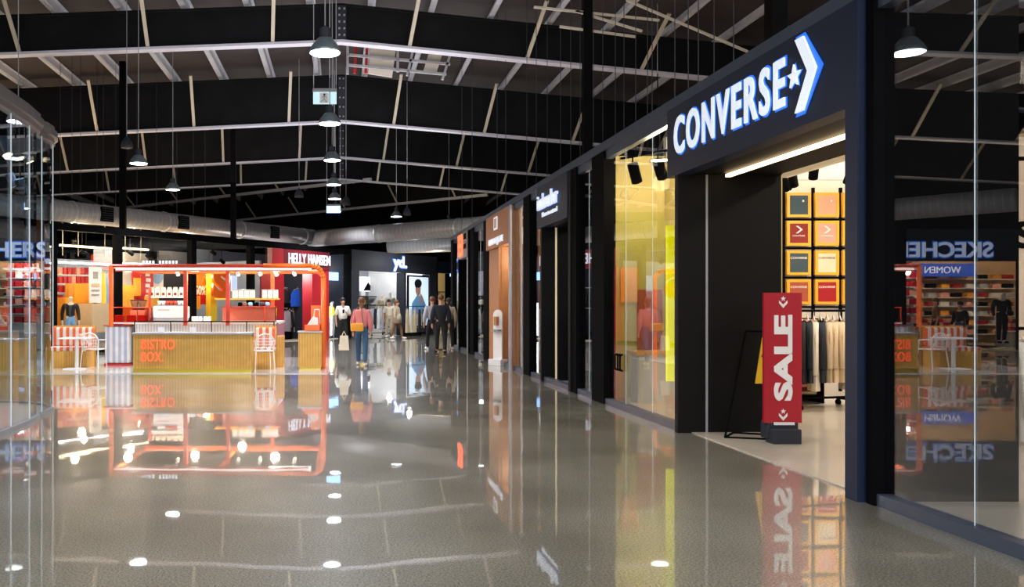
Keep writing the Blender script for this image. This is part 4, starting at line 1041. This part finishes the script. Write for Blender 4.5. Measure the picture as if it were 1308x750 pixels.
lbox('backdrop_board', 'charcoal', 203, 243, 320, 420, 2.6, .1, 'dark grey display wall behind the coffee machine', 'panel')
lbox('display_block', 'amber', 192, 203, 378, 400, 1.0, .3, 'amber block left of the dark display wall', 'panel')
# third bay
lbox('backdrop_board', 'bluewall', 249, 292, 318, 372, 4.0, .05, 'cool blue grey wall panel in the third bay', 'panel')
for i in range(4):
    p = LP(247+i*5, 1.4); garment(.5, .75, 90+i, 'orange', (p.x, p.y, 2.75), LA+.2, 'orange shirt hanging in the third bay, %s from the left' % ordn[i], 'orange shirts in the third bay')
rp = lbox('red_banner', 'red', 248, 264, 366, 389, 1.2, .04, 'square red banner with white figures in the third bay', 'banner')
text('banner_text', '50%', 'flatwhite', rp, .6, .35, LS(256, 1.2), 1.19, LZ(256, 371, 1.2), .004, .02)
lbox('timber_plinth', 'amber', 247, 256, 378, 395, 1.0, .3, 'timber plinth below the orange shirts', 'plinth')
lbox('bright_screen', 'screen', 296, 303, 352, 372, 1.5, .05, 'pale blue lit screen beside the orange letter shape', 'screen')
lbox('bright_screen', 'screen', 323, 341, 344, 384, 1.2, .05, 'tall pale blue lit poster left of the red shop', 'screen')
lbox('yellow_pillar', 'yellow', 269, 277, 345, 420, .8, .25, 'slim yellow pillar behind the kiosk', 'pillar')
# orange S
so = lroot('orange_letter_shape', 'big orange curved letter shape hanging behind the kiosk', 'letter sign')
text('letter_body', 'S', 'orange', so, .95, 1.15, LS(282, .5), .5, LZ(282, 362, .5), .06, .06)
for i, (px, py) in enumerate(((105, 322), (189, 327), (110, 326), (193, 327), (272, 322), (283, 333), (166, 322))):
    p = LP(px, 1.8)
    r = thing('spotlight', 'black ceiling spotlight of the sports shop, %s from the left' % ordn[i], 'spotlight', (p.x, p.y, H-(py-CY)*p.y/F), LA, 'ceiling spotlights in the sports shop')
    MB().cyl((-.08, 0, .03), (.1, -.05, -.1), .07).build('spot_head', 'black', r); MB().cyl((0, 0, .05), (0, 0, .8), .012, n=5).build('spot_stem', 'black', r)
for i, x in enumerate((80, 100, 134, 160, 180)):
    p = LP(x, 2.5); tag(MB().cyl((0,0,0), (0,0,1.9), .012, n=5).build('suspension_rod', 'brace'), 'thin brass coloured rod hanging inside the sports shop', 'rod', 'rods inside the sports shop', loc=(p.x, p.y, 3.2))
# floor tables with shoes low down in left bay
lbox('product_table', 'beige', 118, 146, 388, 425, 1.2, .8, 'tan product table with shoes in the left bay', 'table')
for i in range(5):
    p = LP(121+i*5, 1.5); z = LZ(118, 388, 1.2)
    tag(MB().ball((0, 0, .05), .06, 10, (2.2, .9, .8)).ball((-.07, 0, .09), .05, 10, (1, .9, .9)).build('sports_shoe', ('black', 'white', 'rosep', 'yellow', 'bluesteel')[i], smooth=True), '%s sports shoe on the tan product table' % ('black', 'white', 'rose', 'yellow', 'blue')[i], 'shoe', 'shoes on the tan table', loc=(p.x, p.y, z), rz=LA)

# ------------------------------------------------------------------ SHOE SHOP on the far left (frontal, seen through glass and in reflection)
SY = 28.2
struct('wall_shoe_shop_fascia', B(-19, -9.55, SY, SY+.2, 2.95, 4.0), 'charcoal', 'dark fascia of the shoe shop on the far left')
struct('floor_shoe_shop', MB().slab([(-19, SY), (-9.6, SY), (-12.2, 34.4), (-19, 34.4)], 0, .012), 'shopfloor')
struct('wall_shoe_shop_back', B(-19, -12.0, 34.5, 34.7, 0, 4.0), 'tan', 'warm rear wall of the shoe shop')
struct('wall_shoe_shop_side', B(-19.2, -19, SY, 34.7, 0, 4.0), 'tan')
sg = thing('shop_sign', 'blue white lit capital lettering on the far left shoe shop fascia', 'sign', (0, 0, 0))
text('letters', 'SKECHERS', 'letterw', sg, 3.55, .50, -11.42, SY-.03, 3.32, .02, .015, shear=.0)
text('letter_halo', 'SKECHERS', 'halo', sg, 3.65, .58, -11.42, SY-.006, 3.32, .004, .05)
for i, x in enumerate((-18.9, -14.2, -9.65)):
    tag(B(x-.08, x+.08, SY, SY+.2, 0, 2.95).build('storefront_post', 'black'), ('black post at the outer end of the shoe shop', 'black post in the middle of the shoe shop front', 'black post at the inner end of the shoe shop')[i], 'post', 'black posts of the shoe shop front', loc=(0, 0, 0))
r = thing('display_shelf', 'long rear wall shelving of the shoe shop', 'shelf', (-18.6, 33.9, 0))
for k in range(7): B(0, 6.2, 0, .5, .35+k*.36, .38+k*.36).build('shelf', 'offwhite', r)
shc = [('crimson', 'red'), ('white', 'white'), ('greycloth', 'grey'), ('rosep', 'pink'), ('black', 'black'), ('amber', 'orange')]
for k in range(7):
    for j in range(12):
        c, cn = shc[(j*5+k*2) % 6]
        tag(B(-.16, .16, -.12, .12, 0, .17, .03).build('shoe_display', c), '%s shoe on the shoe shop rear wall, shelf %s from the floor, %s section' % (cn, ordn[k], ordn[j//2]), 'shoe', 'shoes on the rear wall of the shoe shop', loc=(-18.3+j*.51, 34.15, .38+k*.36))
r = thing('hanging_banner', 'blue banner with white lettering over the shoe wall', 'banner', (-14.6, 33.4, 2.62))
B(-1.9, .7, 0, .05, 0, .5).build('banner_sheet', 'bluesign', r); text('letters', 'WOMEN', 'letterw', r, 1.4, .26, -.6, -.01, .25, .01)
tag(B(-.6, .6, 0, .05, 0, 1.1).build('backdrop_board', 'amber'), 'orange display panel on the shoe shop rear wall', 'panel', loc=(-11.8, 31.9, 1.9))
tag(B(-.3, .3, 0, .03, 0, .6).build('blue_screen', 'bluesign'), 'small blue screen on the orange display panel', 'screen', loc=(-11.8, 31.85, 2.3))
for q, (tx, ty) in enumerate(((-12.1, 31.0), (-13.9, 31.9), (-16.4, 30.8))):
    r = thing('display_table', ('display table stacked with pink boxes near the inner post', 'display table stacked with pink boxes in the middle of the shoe shop', 'display table stacked with pink boxes at the outer side')[q], 'table', (tx, ty, 0))
    B(-.8, .8, -.45, .45, .0, .55).build('table_body', 'grey', r)
    B(-.85, .85, -.5, .5, .55, .6).build('table_top', 'offwhite', r)
    for j in range(5):
        for kk in range(3):
            tag(B(-.14, .14, -.2, .2, 0, .13, .01).build('shoebox', 'rosep' if (j+kk) % 2 else 'crimson'), '%s shoebox, %s layer, %s from the left, %s' % ('pink' if (j+kk) % 2 else 'red', ('lower', 'middle', 'upper')[kk], ordn[j], ('on the table by the inner post', 'on the middle table', 'on the outer table')[q]), 'shoebox', 'shoeboxes on the display tables', loc=(tx-.62+j*.31, ty, .60+kk*.135))
mannequin('mannequin in black jacket and shorts in the shoe shop window', (-14.35, 29.3, .2), .2, 'blackcloth', 'blackcloth', 1.8)
# red box wall visible through the curved glass
r = thing('display_shelf', 'tall white shelving of red shoeboxes seen through the curved glass', 'shelf', (-11.3, 28.9, 0))
for k in range(7): B(-.02, 1.2, 0, .35, .9+k*.30, .92+k*.30).build('shelf', 'white', r)
B(-.02, 1.2, .35, .38, 0, 3.0).build('back_panel', 'white', r)
for k in range(7):
    for j in range(4):
        tag(B(0, .24, 0, .3, 0, .2, .01).build('shoebox', 'crimson' if (j+k) % 3 else 'rosep'), 'red shoebox on the white tower shelf, level %s up, %s from the left' % (ordn[k], ordn[j]), 'shoebox', 'red shoeboxes on the tower shelf', loc=(-11.25+j*.29, 28.92, .92+k*.30))

# ------------------------------------------------------------------ CURVED GLASS CORNER on the left
path = [(-3.95, 2.5), (-3.95, 6), (-3.95, 8), (-3.95, 9.9)]
cxr, cyr, rad = -5.25, 11.9, 1.14
path += [(-3.98, 10.8), (-4.04, 11.4)]
for k in range(0, 9):
    a = -.30+k*(PI/2+.30)/8
    path.append((cxr+rad*math.cos(a)*1.0, 12.0+rad*math.sin(a)))
path += [(-7.5, 13.14), (-12, 13.14)]
def sweep(mb, path, prof):
    """prof = list of (offset outward, z)"""
    rings = []
    n = len(path)
    for i, p in enumerate(path):
        a = Vector(path[max(i-1, 0)]); b = Vector(path[min(i+1, n-1)]); d = (b-a).normalized(); nn = Vector((d.y, -d.x))
        rings.append([mb.bm.verts.new((p[0]+nn.x*o, p[1]+nn.y*o, z)) for o, z in prof])
    m_ = len(prof)
    for i in range(n-1):
        for k in range(m_): mb.bm.faces.new((rings[i][k], rings[i+1][k], rings[i+1][(k+1) % m_], rings[i][(k+1) % m_]))
    mb.bm.faces.new(rings[0][::-1]); mb.bm.faces.new(rings[-1]); return mb
struct('trim_5', sweep(MB(), path, [(-.06, 3.80), (.06, 3.80), (.06, 3.86), (.10, 3.87), (.10, 3.96), (.06, 3.97), (.06, 4.03), (-.06, 4.03)]), 'headrail', 'curved pale head rail over the left glass corner')
struct('trim_6', sweep(MB(), path, [(-.04, 0), (.05, 0), (.05, .05), (-.04, .05)]), 'grey', 'curved floor rail under the left glass corner')
wn[0] += 1
r = sroot('window_%d' % wn[0], 'curved glass corner of the shop at the left edge')
sweep(MB(), path, [(-.005, .05), (.005, .05), (.005, 3.8), (-.005, 3.8)]).build('glass_pane', 'glassleft', r)
for p in ((-3.95, 10.3), (-3.99, 11.02), (-4.07, 11.7), (-4.12, 12.3)):
    MB().box(p[0]-.006, p[0]+.006, p[1]-.006, p[1]+.006, .05, 3.8).build('glass_joint', 'glassedge', r)
inner = [(p[0]-.02, p[1]) if p[1] < 13 else (p[0], p[1]-.02) for p in path]
struct('floor_shop_corner', MB().slab([(x, y) for x, y in inner]+[(-12, 2.5)], 0, .02), 'shopfloor', 'pale floor inside the curved glass corner')
r = thing('bench_plinth', 'low oak plinth bench behind the curved glass corner', 'bench', (-8.0, 17.6, 0))
B(-3, 1.3, 0, .8, 0, .75).build('plinth_body', 'timber', r); B(-3.05, 1.35, -.03, .85, .75, .8).build('bench_top', 'galv', r)
# track spots inside the corner shop
for i, (px, py, Y) in enumerate(((6, 185, 13), (20, 190, 14), (33, 195, 15), (14, 228, 18), (26, 235, 18))):
    p = at(px, py, Y)
    r = thing('spotlight', 'dark track spotlight behind the curved glass, %s from the left' % ordn[i], 'spotlight', p, .4*i, 'spotlights behind the curved glass')
    MB().cyl((-.05, 0, .1), (.06, -.04, -.16), .09, n=16).build('spot_head', 'navyrail', r)
    MB().cyl((.06, -.04, -.16), (.062, -.041, -.165), .07, n=16).build('spot_lens', 'warmled', r)
    MB().cyl((0, 0, .1), (0, 0, .6), .015, n=6).build('spot_stem', 'black', r)

# ------------------------------------------------------------------ COFFEE KIOSK
PLAT = [(-8.0, 19.1), (-7.2, 18.75), (-.3, 18.75), (-.15, 19.4), (-.15, 24.6), (-7.6, 24.6), (-8.3, 23)]
tag(MB().slab(PLAT, 0, .015).build('kiosk_platform', 'tile'), 'thin white tiled floor platform under the coffee kiosk', 'platform')
# front counter
a = at(170, 477, 18.97); b = at(321, 426, 18.97)
r = thing('kiosk_counter', 'oak slatted front counter with coral lettering', 'counter', ((a.x+b.x)/2, 18.97, .015))
hw = (b.x-a.x)/2
B(-hw, hw, 0, .62, .09, .84).build('counter_body', 'timber', r)
B(-hw-.03, hw+.03, -.03, .65, .84, .88, .005).build('counter_top', 'galv', r)
B(-hw, hw, .01, .6, 0, .09).build('kick_plate', 'brass', r)
ba = at(180, 449, 18.9).x-(a.x+b.x)/2; bb_ = at(222, 449, 18.9).x-(a.x+b.x)/2
text('letters', 'BISTRO', 'letterorange', r, bb_-ba, .21, (ba+bb_)/2, -.02, .62, .01, .0, space=1.1)
text('letters', 'BOX.', 'letterorange', r, (bb_-ba)*.66, .21, ba+(bb_-ba)*.33, -.02, .35, .01, .0, space=1.1)
# back counter
Yk = 21.3
xL = at(140, 0, Yk).x; xR = at(352, 0, Yk).x
r = thing('kiosk_bar', 'white ribbed service bar behind the oak counter', 'counter', (0, Yk, .015))
B(xL+.6, xR, 0, .7, 0, 1.02).build('ribbed_front', 'ribwhite', r)
B(xL, xR+.02, -.03, .75, 1.02, 1.06, .005).build('bar_top', 'white', r)
B(xR-.02, xR+.02, .02, 3.0, .2, 1.0).build('ribbed_end', 'ribpink', r)
B(xR-.5, xR+.03, .0, 3.0, 0, .2).build('orange_base', 'orange', r)
B(xR-.5, xR+.03, .7, 3.0, 1.0, 1.06).build('return_top', 'white', r)
# curved ribbed left end
cc = at(153, 0, Yk).x
r = thing('ice_cream_bar', 'rounded blue and white ribbed bar end with red base line', 'counter', (cc, Yk+.1, .015))
B(-.34, .28, -.25, .35, .05, .98, .08).build('ribbed_front', 'ribblue', r)
B(-.35, .29, -.26, .36, 0, .05).build('base_line', 'crimson', r)
B(-.36, .3, -.27, .4, .98, 1.0).build('top_ring', 'crimson', r)
# black rail
r = thing('counter_rail', 'thin black rail frame along the front of the ribbed bar', 'rail', (0, Yk-.35, 0))
x0 = at(172, 0, Yk-.35).x; x1 = at(350, 0, Yk-.35).x
mb = MB().tube([(x0, 0, .02), (x0, 0, 1.10), (x1, 0, 1.10), (x1, 0, .02)], .015, 6)
for px in (218, 270, 315): x = at(px, 0, Yk-.35).x; mb.cyl((x, 0, .02), (x, 0, 1.10), .013, n=6)
mb.build('rail_tube', 'black', r)
# pavilion frame
r = thing('kiosk_pavilion', 'orange and red steel pavilion frame of the coffee kiosk', 'pavilion frame', (0, 0, 0))
Yf = 20.1; Zt = 2.42
xl = at(142, 0, Yf).x; xr = at(413, 0, Yf).x; Yb2 = 23.6
MB().tube([(xl, Yf, Zt), (xr-.25, Yf, Zt)], .04).build('front_beam', 'rust', r)
pts = [(xr-1.4, Yf, Zt)]+[(xr-.28+.28*math.sin(t*PI/12), Yf, Zt-.28+.28*math.cos(t*PI/12)) for t in range(0, 7)]+[(xr, Yf, .02)]
MB().tube(pts, .055, 12).build('right_post', 'orange', r, True)
MB().tube([(xl, Yf, Zt), (xl, Yf, 1.0)], .055).build('left_post', 'orange', r)
MB().tube([(xl, Yb2, Zt), (xr-.2, Yb2, Zt), (xr-.05, Yb2, Zt-.15), (xr-.05, Yb2, .02)], .06, 10).build('back_beam', 'orange', r)
for x in (xl, xr-.15, (xl+xr)/2): MB().tube([(x, Yf, Zt), (x, Yb2, Zt)], .05).build('side_beam', 'orange', r)
for px in (237, 291):
    p = at(px, 0, Yk-.15); MB().box(p.x-.045, p.x+.045, Yk-.2, Yk-.1, 1.0, Zt).build('inner_post', 'rust', r)
p = at(191, 0, Yk+.5); MB().box(p.x-.03, p.x+.03, Yk+.5, Yk+.56, 1.0, 1.95).build('shelf_post', 'rust', r)
p = at(348, 0, Yk+1.4); MB().box(p.x-.05, p.x+.05, Yk+1.4, Yk+1.5, 1.0, Zt).build('rear_post', 'orange', r)
B(xl+.1, xr-.35, Yf+.03, Yf+.10, Zt-.10, Zt-.045).build('led_strip', 'softled', r)
B(xl+.1, xr-.35, Yf-.035, Yf+.03, Zt-.13, Zt-.10).build('led_channel', 'rust', r)
B(xr-1.3, xr-.3, Yf+.1, Yf+.5, Zt-.08, Zt-.02).build('lit_ceiling_panel', 'softled', r)
# small lamps in the frame
for i, px in enumerate((226, 303, 331, 352, 375)):
    p = at(px, 349, Yf+.8)
    q = thing('kiosk_spotlight', 'small bright kiosk spotlight, %s from the left under the frame' % ordn[i], 'spotlight', p, 0, 'spotlights under the kiosk frame')
    MB().cyl((0, 0, .03), (.04, -.04, -.05), .045).build('spot_head', 'white', q); MB().cyl((.04, -.04, -.05), (.041, -.041, -.052), .035).build('spot_lens', 'warmled', q)
    MB().cyl((0, 0, .03), (0, 0, Zt-p.z), .01, n=6).build('spot_stem', 'white', q)
# rooftop sign letters
q = thing('rooftop_sign', 'small white lettering standing on the red kiosk beam', 'sign', (0, Yf, Zt+.04))
mb = MB(); x0 = at(205, 0, Yf).x
for k in range(11):
    if k != 4: mb.box(x0-.42+k*.077, x0-.42+k*.077+.045, -.01, .01, .01, .08)
mb.build('small_letter_blocks', 'letterw', q)
# espresso machine
p = at(219, 0, Yk+.35)
q = thing('espresso_machine', 'wide white espresso machine on the ribbed bar', 'coffee machine', (p.x, Yk+.35, 1.075))
B(-.42, .42, -.22, .25, .10, .40, .03).build('machine_body', 'white', q)
B(-.40, .40, -.24, .22, .04, .10).build('drip_tray', 'galv', q)
B(-.36, .36, -.2, .2, .40, .43).build('cup_rail', 'galv', q)
for x in (-.36, .36): B(x-.04, x+.04, -.2, .2, 0, .05).build('foot', 'black', q)
B(-.30, .0, -.226, -.222, .30, .315).build('badge_line', 'rust', q)
for i in range(7):
    for j in range(2):
        m = 'rust' if 2 <= i <= 4 else 'white'
        tag(MB().lathe([(.028, 0), (.04, .10), (.036, .10), (.025, .01)], n=12).build('coffee_cup', m, smooth=True), '%s cup on the espresso machine, %s column, %s row' % ('red' if m == 'rust' else 'white', ordn[i], ('front', 'rear')[j]), 'cup', 'cups on the espresso machine', loc=(p.x-.30+i*.1, Yk+.30+j*.12, 1.51))
# grinder
def grinder(px, lab):
    p = at(px, 0, Yk+.4)
    q = thing('coffee_grinder', lab, 'coffee grinder', (p.x, Yk+.4, 1.075), 0, 'coffee grinders')
    B(-.09, .09, -.12, .12, 0, .30, .02).build('grinder_body', 'white', q)
    MB().lathe([(.05, .30), (.05, .33), (.11, .52), (.11, .54)], n=16).build('bean_hopper', 'brown', q, True)
    MB().cyl((0, 0, .54), (0, 0, .56), .11).build('hopper_lid', 'black', q); MB().cyl((0, -.12, .16), (0, -.22, .14), .02).build('portafilter', 'black', q)
grinder(182, 'white coffee grinder with dark bean hopper beside the red display case')
grinder(172, 'second white coffee grinder left of the first one')
# coffee bags shelf
p0s = at(190, 379, Yk+.6); p1s = at(236, 379, Yk+.6)
q = thing('bag_shelf', 'white narrow shelf holding coffee bags above the coffee machine', 'shelf', (p0s.x, Yk+.5, p0s.z))
B(0, p1s.x-p0s.x, 0, .25, -.03, 0).build('shelf_board', 'white', q)
for i in range(6):
    x = p0s.x+.08+i*.15
    g_ = thing('coffee_bag', 'cream coffee bag with dark red label, %s from the left' % ordn[i], 'coffee bag', (x, Yk+.6, p0s.z), 0, 'coffee bags on the shelf')
    MB().prism([(-.06, 0), (.06, 0), (.065, .15), (.04, .24), (-.04, .24), (-.065, .15)], -.035, .035).build('bag_body', 'cream', g_)
    B(-.035, .035, -.038, -.035, .03, .10).build('bag_label', 'maroon', g_)
# red display case left
p = at(168, 0, Yk+.2)
q = thing('red_display_case', 'red tinted acrylic display case at the left end of the bar', 'display case', (p.x, Yk+.2, 1.075))
hwc = .48
B(-hwc, hwc, -.2, -.19, 0, .36).box(-hwc, -hwc+.01, -.19, .2, 0, .36).box(hwc-.01, hwc, -.19, .2, 0, .36).build('acrylic_shell', 'acrylicred', q)
MB().tube([(-hwc, -.2, 0), (-hwc, -.2, .37), (hwc, -.2, .37), (hwc, -.2, 0)], .012, 6).build('case_edge', 'rust', q)
for x in (-.3, 0, .28): B(x-.1, x+.1, -.1, .1, 0, .18, .02).build('case_tray', 'rust', q)
# pink display case
p = at(319, 0, Yk+.25)
q = thing('pink_display_case', 'salmon pink glass display case on the right of the bar', 'display case', (p.x, Yk+.25, 1.075))
B(-.66, .66, -.24, -.23, .0, .38).box(-.66, -.65, -.23, .2, 0, .38).box(.65, .66, -.23, .2, 0, .38).build('glass_shell', 'acrylicpink', q)
B(-.64, .64, .15, .2, .0, .37).build('case_back', 'pink', q)
B(-.66, .66, -.24, .2, .38, .40).build('case_top', 'rust', q)
B(-.62, .62, -.2, .15, .0, .04).build('case_tray', 'flatwhite', q)
B(.38, .42, -.25, -.24, 0, .38).build('case_mullion', 'rust', q)
# right shelf with glass jars/boxes
s0 = at(275, 381, Yk+.9); s1 = at(357, 381, Yk+.9)
q = thing('oak_shelf', 'long oak shelf above the pink display case', 'shelf', (s0.x, Yk+.8, s0.z))
B(0, s1.x-s0.x, 0, .3, -.04, 0).build('shelf_board', 'amber', q)
for i, px in enumerate((300, 308, 315, 322, 338, 345, 352)):
    x = at(px, 0, Yk+.9).x
    g_ = thing('white_canister', 'square white canister on the long oak shelf, %s from the left' % ordn[i], 'canister', (x, Yk+.95, s0.z), 0, 'canisters on the oak shelf')
    B(-.065, .065, -.065, .065, 0, .2, .01).build('canister_body', 'white', g_); B(-.068, .068, -.068, .068, .2, .225, .005).build('canister_lid', 'galv', g_)
for i, (px, m, nm) in enumerate(((307, 'black', 'black'), (313, 'brown', 'brown'), (320, 'bluesteel', 'blue'), (328, 'black', 'dark'), (335, 'charcoal', 'charcoal'), (342, 'bluesteel', 'blue green'))):
    x = at(px, 0, Yk+.3).x
    tag(MB().lathe([(.05, 0), (.06, .03), (.055, .08), (.03, .10)], n=12).build('small_pot', m, smooth=True), '%s small pot standing on the pink display case' % nm, 'pot', 'pots on the pink case', loc=(x, Yk+.25, 1.476))
# small white jugs
for i, px in enumerate((247, 251, 256, 262, 267)):
    x = at(px, 0, Yk+.3).x
    tag(MB().lathe([(.04, 0), (.05, .06), (.04, .14), (.035, .14)], n=12).build('milk_jug', 'white', smooth=True), 'white jug between the coffee machine and the pink case, %s from the left' % ordn[i], 'jug', 'white jugs on the bar', loc=(x, Yk+.3, 1.076))
for i, px in enumerate((208, 248)):
    p = at(px, 420, 19.5)
    tag(B(-.07, .07, -.005, .005, 0, .12).build('menu_card', 'flatwhite'), ('small pale menu card on the oak counter near the lettering', 'small pale menu card near the middle of the oak counter')[i], 'menu card', loc=(p.x, 19.3, .895), rz=.1)
# right cabinet with things
a = at(381, 472, 20.0); b = at(411, 424, 20.0)
q = thing('oak_cabinet', 'small oak slatted cabinet beside the orange post', 'cabinet', ((a.x+b.x)/2, 20.0, .015))
hw = (b.x-a.x)/2
B(-hw, hw, 0, .5, .04, .85).build('cabinet_body', 'timber', q); B(-hw-.02, hw+.02, -.02, .52, .85, .88).build('cabinet_top', 'galv', q); B(-hw+.02, hw-.02, .02, .48, 0, .04).build('plinth', 'brass', q)
p = at(400, 424, 20.2)
q = thing('cutlery_tray', 'orange tray with white paper napkins on the oak cabinet', 'tray', (p.x-.02, 20.25, .90))
B(-.18, .18, -.12, .12, 0, .14, .01).build('tray_body', 'orange', q); MB().prism([(-.12, .14), (.14, .14), (.13, .3), (.02, .34)], -.06, .06).build('napkin_stack', 'white', q)
MB().tube([(.02, .05, .14), (.05, .05, .5), (.16, .05, .5), (.18, .05, .14)], .01).build('wire_handle', 'white', q)
# orange panel at post
tag(B(-.13, .13, -.02, .02, 0, .45).build('display_block', 'orange'), 'orange sign panel mounted beside the right kiosk post', 'panel', loc=(at(404, 0, 20.6).x, 20.7, 1.05))
# banquettes
def bench(x0, x1, Y, lab):
    w_ = x1-x0
    q = thing('striped_bench', lab, 'bench', ((x0+x1)/2, Y, .015))
    B(-w_/2, w_/2, 0, .6, 0, .40).build('bench_base', 'timber', q)
    B(-w_/2, w_/2, -.02, .62, .40, .50, .03).build('seat_cushion', 'stripe', q)
    B(-w_/2, w_/2, .45, .62, .50, .95, .05).build('back_cushion', 'stripe', q)
    B(-w_/2-.02, w_/2+.02, .62, .7, 0, .99).build('bench_back', 'timber', q)
bench(at(64, 0, 20.6).x, at(116, 0, 20.6).x, 20.3, 'oak bench with orange and white striped cushions at the left of the kiosk')
bench(at(325, 0, 20.2).x, at(351, 0, 20.2).x, 20.0, 'oak bench with orange and white striped cushions right of the oak counter')
# white chairs
def chair(lab, loc, rz):
    q = thing('white_metal_chair', lab, 'chair', loc, rz, 'white metal chairs')
    for sx in (-1, 1):
        MB().tube([(sx*.22, -.22, 0), (sx*.20, -.18, .45)], .014, 8).build('leg', 'white', q)
        MB().tube([(sx*.23, .24, 0), (sx*.20, .18, .45)], .014, 8).build('leg', 'white', q)
        MB().tube([(sx*.20, -.18, .45), (sx*.25, -.12, .66), (sx*.24, .2, .68)], .013, 8).build('armrest', 'white', q)
    B(-.22, .22, -.21, .20, .435, .46, .01).build('seat', 'white', q)
    arc = [(.22*math.cos(t*PI/8), .20+.03*math.sin(t*PI/8), .64+.20*math.sin(t*PI/8)) for t in range(9)]
    MB().tube([(.20, .18, .45)]+arc+[(-.20, .18, .45)], .014, 8).build('back_frame', 'white', q)
    mb = MB()
    for k in range(-4, 5):
        x = k*.045; mb.cyl((x, .19, .46), (x, .215, .62+.20*math.sqrt(max(0, 1-(x/.22)**2))), .006, n=5)
    for k in range(4): mb.cyl((-.19, .2, .52+k*.07), (.19, .2, .52+k*.07), .006, n=5)
    mb.build('back_mesh', 'white', q)
    return q
p = floorpt(120, 471); chair('white metal chair by the pedestal table at the left of the kiosk', (p[0], p[1], .015), PI-.2)
p = floorpt(336, 474); chair('white metal chair right of the oak counter', (p[0], p[1], .015), PI+.3)
p = floorpt(98, 472)
q = thing('pedestal_table', 'white square topped pedestal table between striped bench and chair', 'table', (p[0], p[1], .015))
B(-.35, .35, -.3, .3, .70, .73, .005).build('table_top', 'white', q); MB().cyl((0, 0, .02), (0, 0, .70), .045).build('pedestal', 'white', q); B(-.25, .25, -.25, .25, 0, .02).build('base_plate', 'white', q)
tag(MB().lathe([(.03, 0), (.05, .08), (.045, .08)], n=12).build('table_cup', 'pink', smooth=True), 'small pink cup on the white pedestal table', 'cup', loc=(p[0]+.1, p[1], .75))
p = at(343, 430, 20.6)
tag(B(-.35, .35, -.25, .25, .0, .74).build('oak_side_box', 'timber'), 'oak box unit behind the right striped bench', 'cabinet', loc=(p.x, 20.95, .015))

# ------------------------------------------------------------------ LIGHTS
# added soft area fill behind the camera for surfaces facing it, no real fixture
light('AREA', (0, -5, 5.5), 1900, (0.92, 0.96, 1.0), 18, 6, (PI/2-.25, 0, 0), 'front_fill')
warm = (1.0, 0.74, 0.46)
# clothes shop
for (x, y, pw_, c) in ((6.6, 8.3, 110, (1, .84, .66)), (8.2, 11.8, 130, (1, .82, .62)), (6.9, 12.0, 90, (1, .82, .62)), (9.3, 9.0, 110, (1, .82, .62)), (6.5, 5.3, 90, (1, .86, .72))):
    light('POINT', (x, y, 3.75), pw_, c, .12, name='shop_light')
# yellow shop
light('POINT', (4.7, 12.7, 3.3), 90, (1, .88, .55), .12, name='shop_light')
light('POINT', (4.7, 11.2, 3.2), 50, (1, .85, .5), .12, name='shop_light')
light('POINT', (5.6, 15.9, 3.4), 40, (1, .9, .8), .1, name='shop_light')
light('POINT', (4.9, 18.3, 3.5), 90, warm, .1, name='shop_light')
light('POINT', (4.45, 20.9, 2.7), 40, (1, .8, .6), .1, name='shop_light')
light('POINT', (5.3, 24.5, 3.4), 120, (1, .92, .85), .1, name='shop_light')
light('POINT', (5.5, 29.5, 3.4), 120, (1, .92, .85), .1, name='shop_light')
def llight(s, d, z, p, c):
    q = P0+LD*s+LN*d; light('POINT', (q.x, q.y, z), p, c, .12, name='shop_light')
for s in (2.2, 4.6, 7.6): llight(s, 1.7, 3.6, 150, (1, .78, .52))
for s in (1.7, 4.2, 7.4): llight(s, .7, 2.6, 55, (1, .72, .45))
for s in (4.2, 6.4, 8.8): llight(s, 3.8, 3.4, 90, (1, .86, .7))
llight(12, .9, 2.8, 160, (1, .92, .88)); llight(14.8, 1.5, 3, 90, (.85, .92, 1))
for s in (17.4, 19.6, 22): llight(s, 1.8, 3.4, 120, (.92, .95, 1))
llight(19, -1.2, 3.6, 70, (.92, .95, 1))
for s in (25, 28.5): llight(s, 1.5, 3.3, 260, (1, .85, .6))
for x in (-17, -14.4, -12.0): light('POINT', (x, 31.2, 3.7), 260, (1, .82, .58), .15, name='shop_light')
light('POINT', (-10.6, 28.5, 2.6), 60, (1, .85, .7), .1, name='shop_light')
light('POINT', (-6.5, 8.5, 3.5), 40, (.95, .95, 1), .12, name='shop_light')
# kiosk
for (x, y) in ((-5.2, 21.0), (-3.6, 21.2), (-1.6, 20.9), (-2.6, 22.6)): light('POINT', (x, y, 2.2), 55, (1, .85, .65), .1, name='kiosk_light')

light('AREA', (0, 24, 6.2), 900, (.9, .92, 1), 9, 26, (PI, 0, 0), 'roof_fill')  # added upward fill to brighten the purlins and roof, not an actual fitting
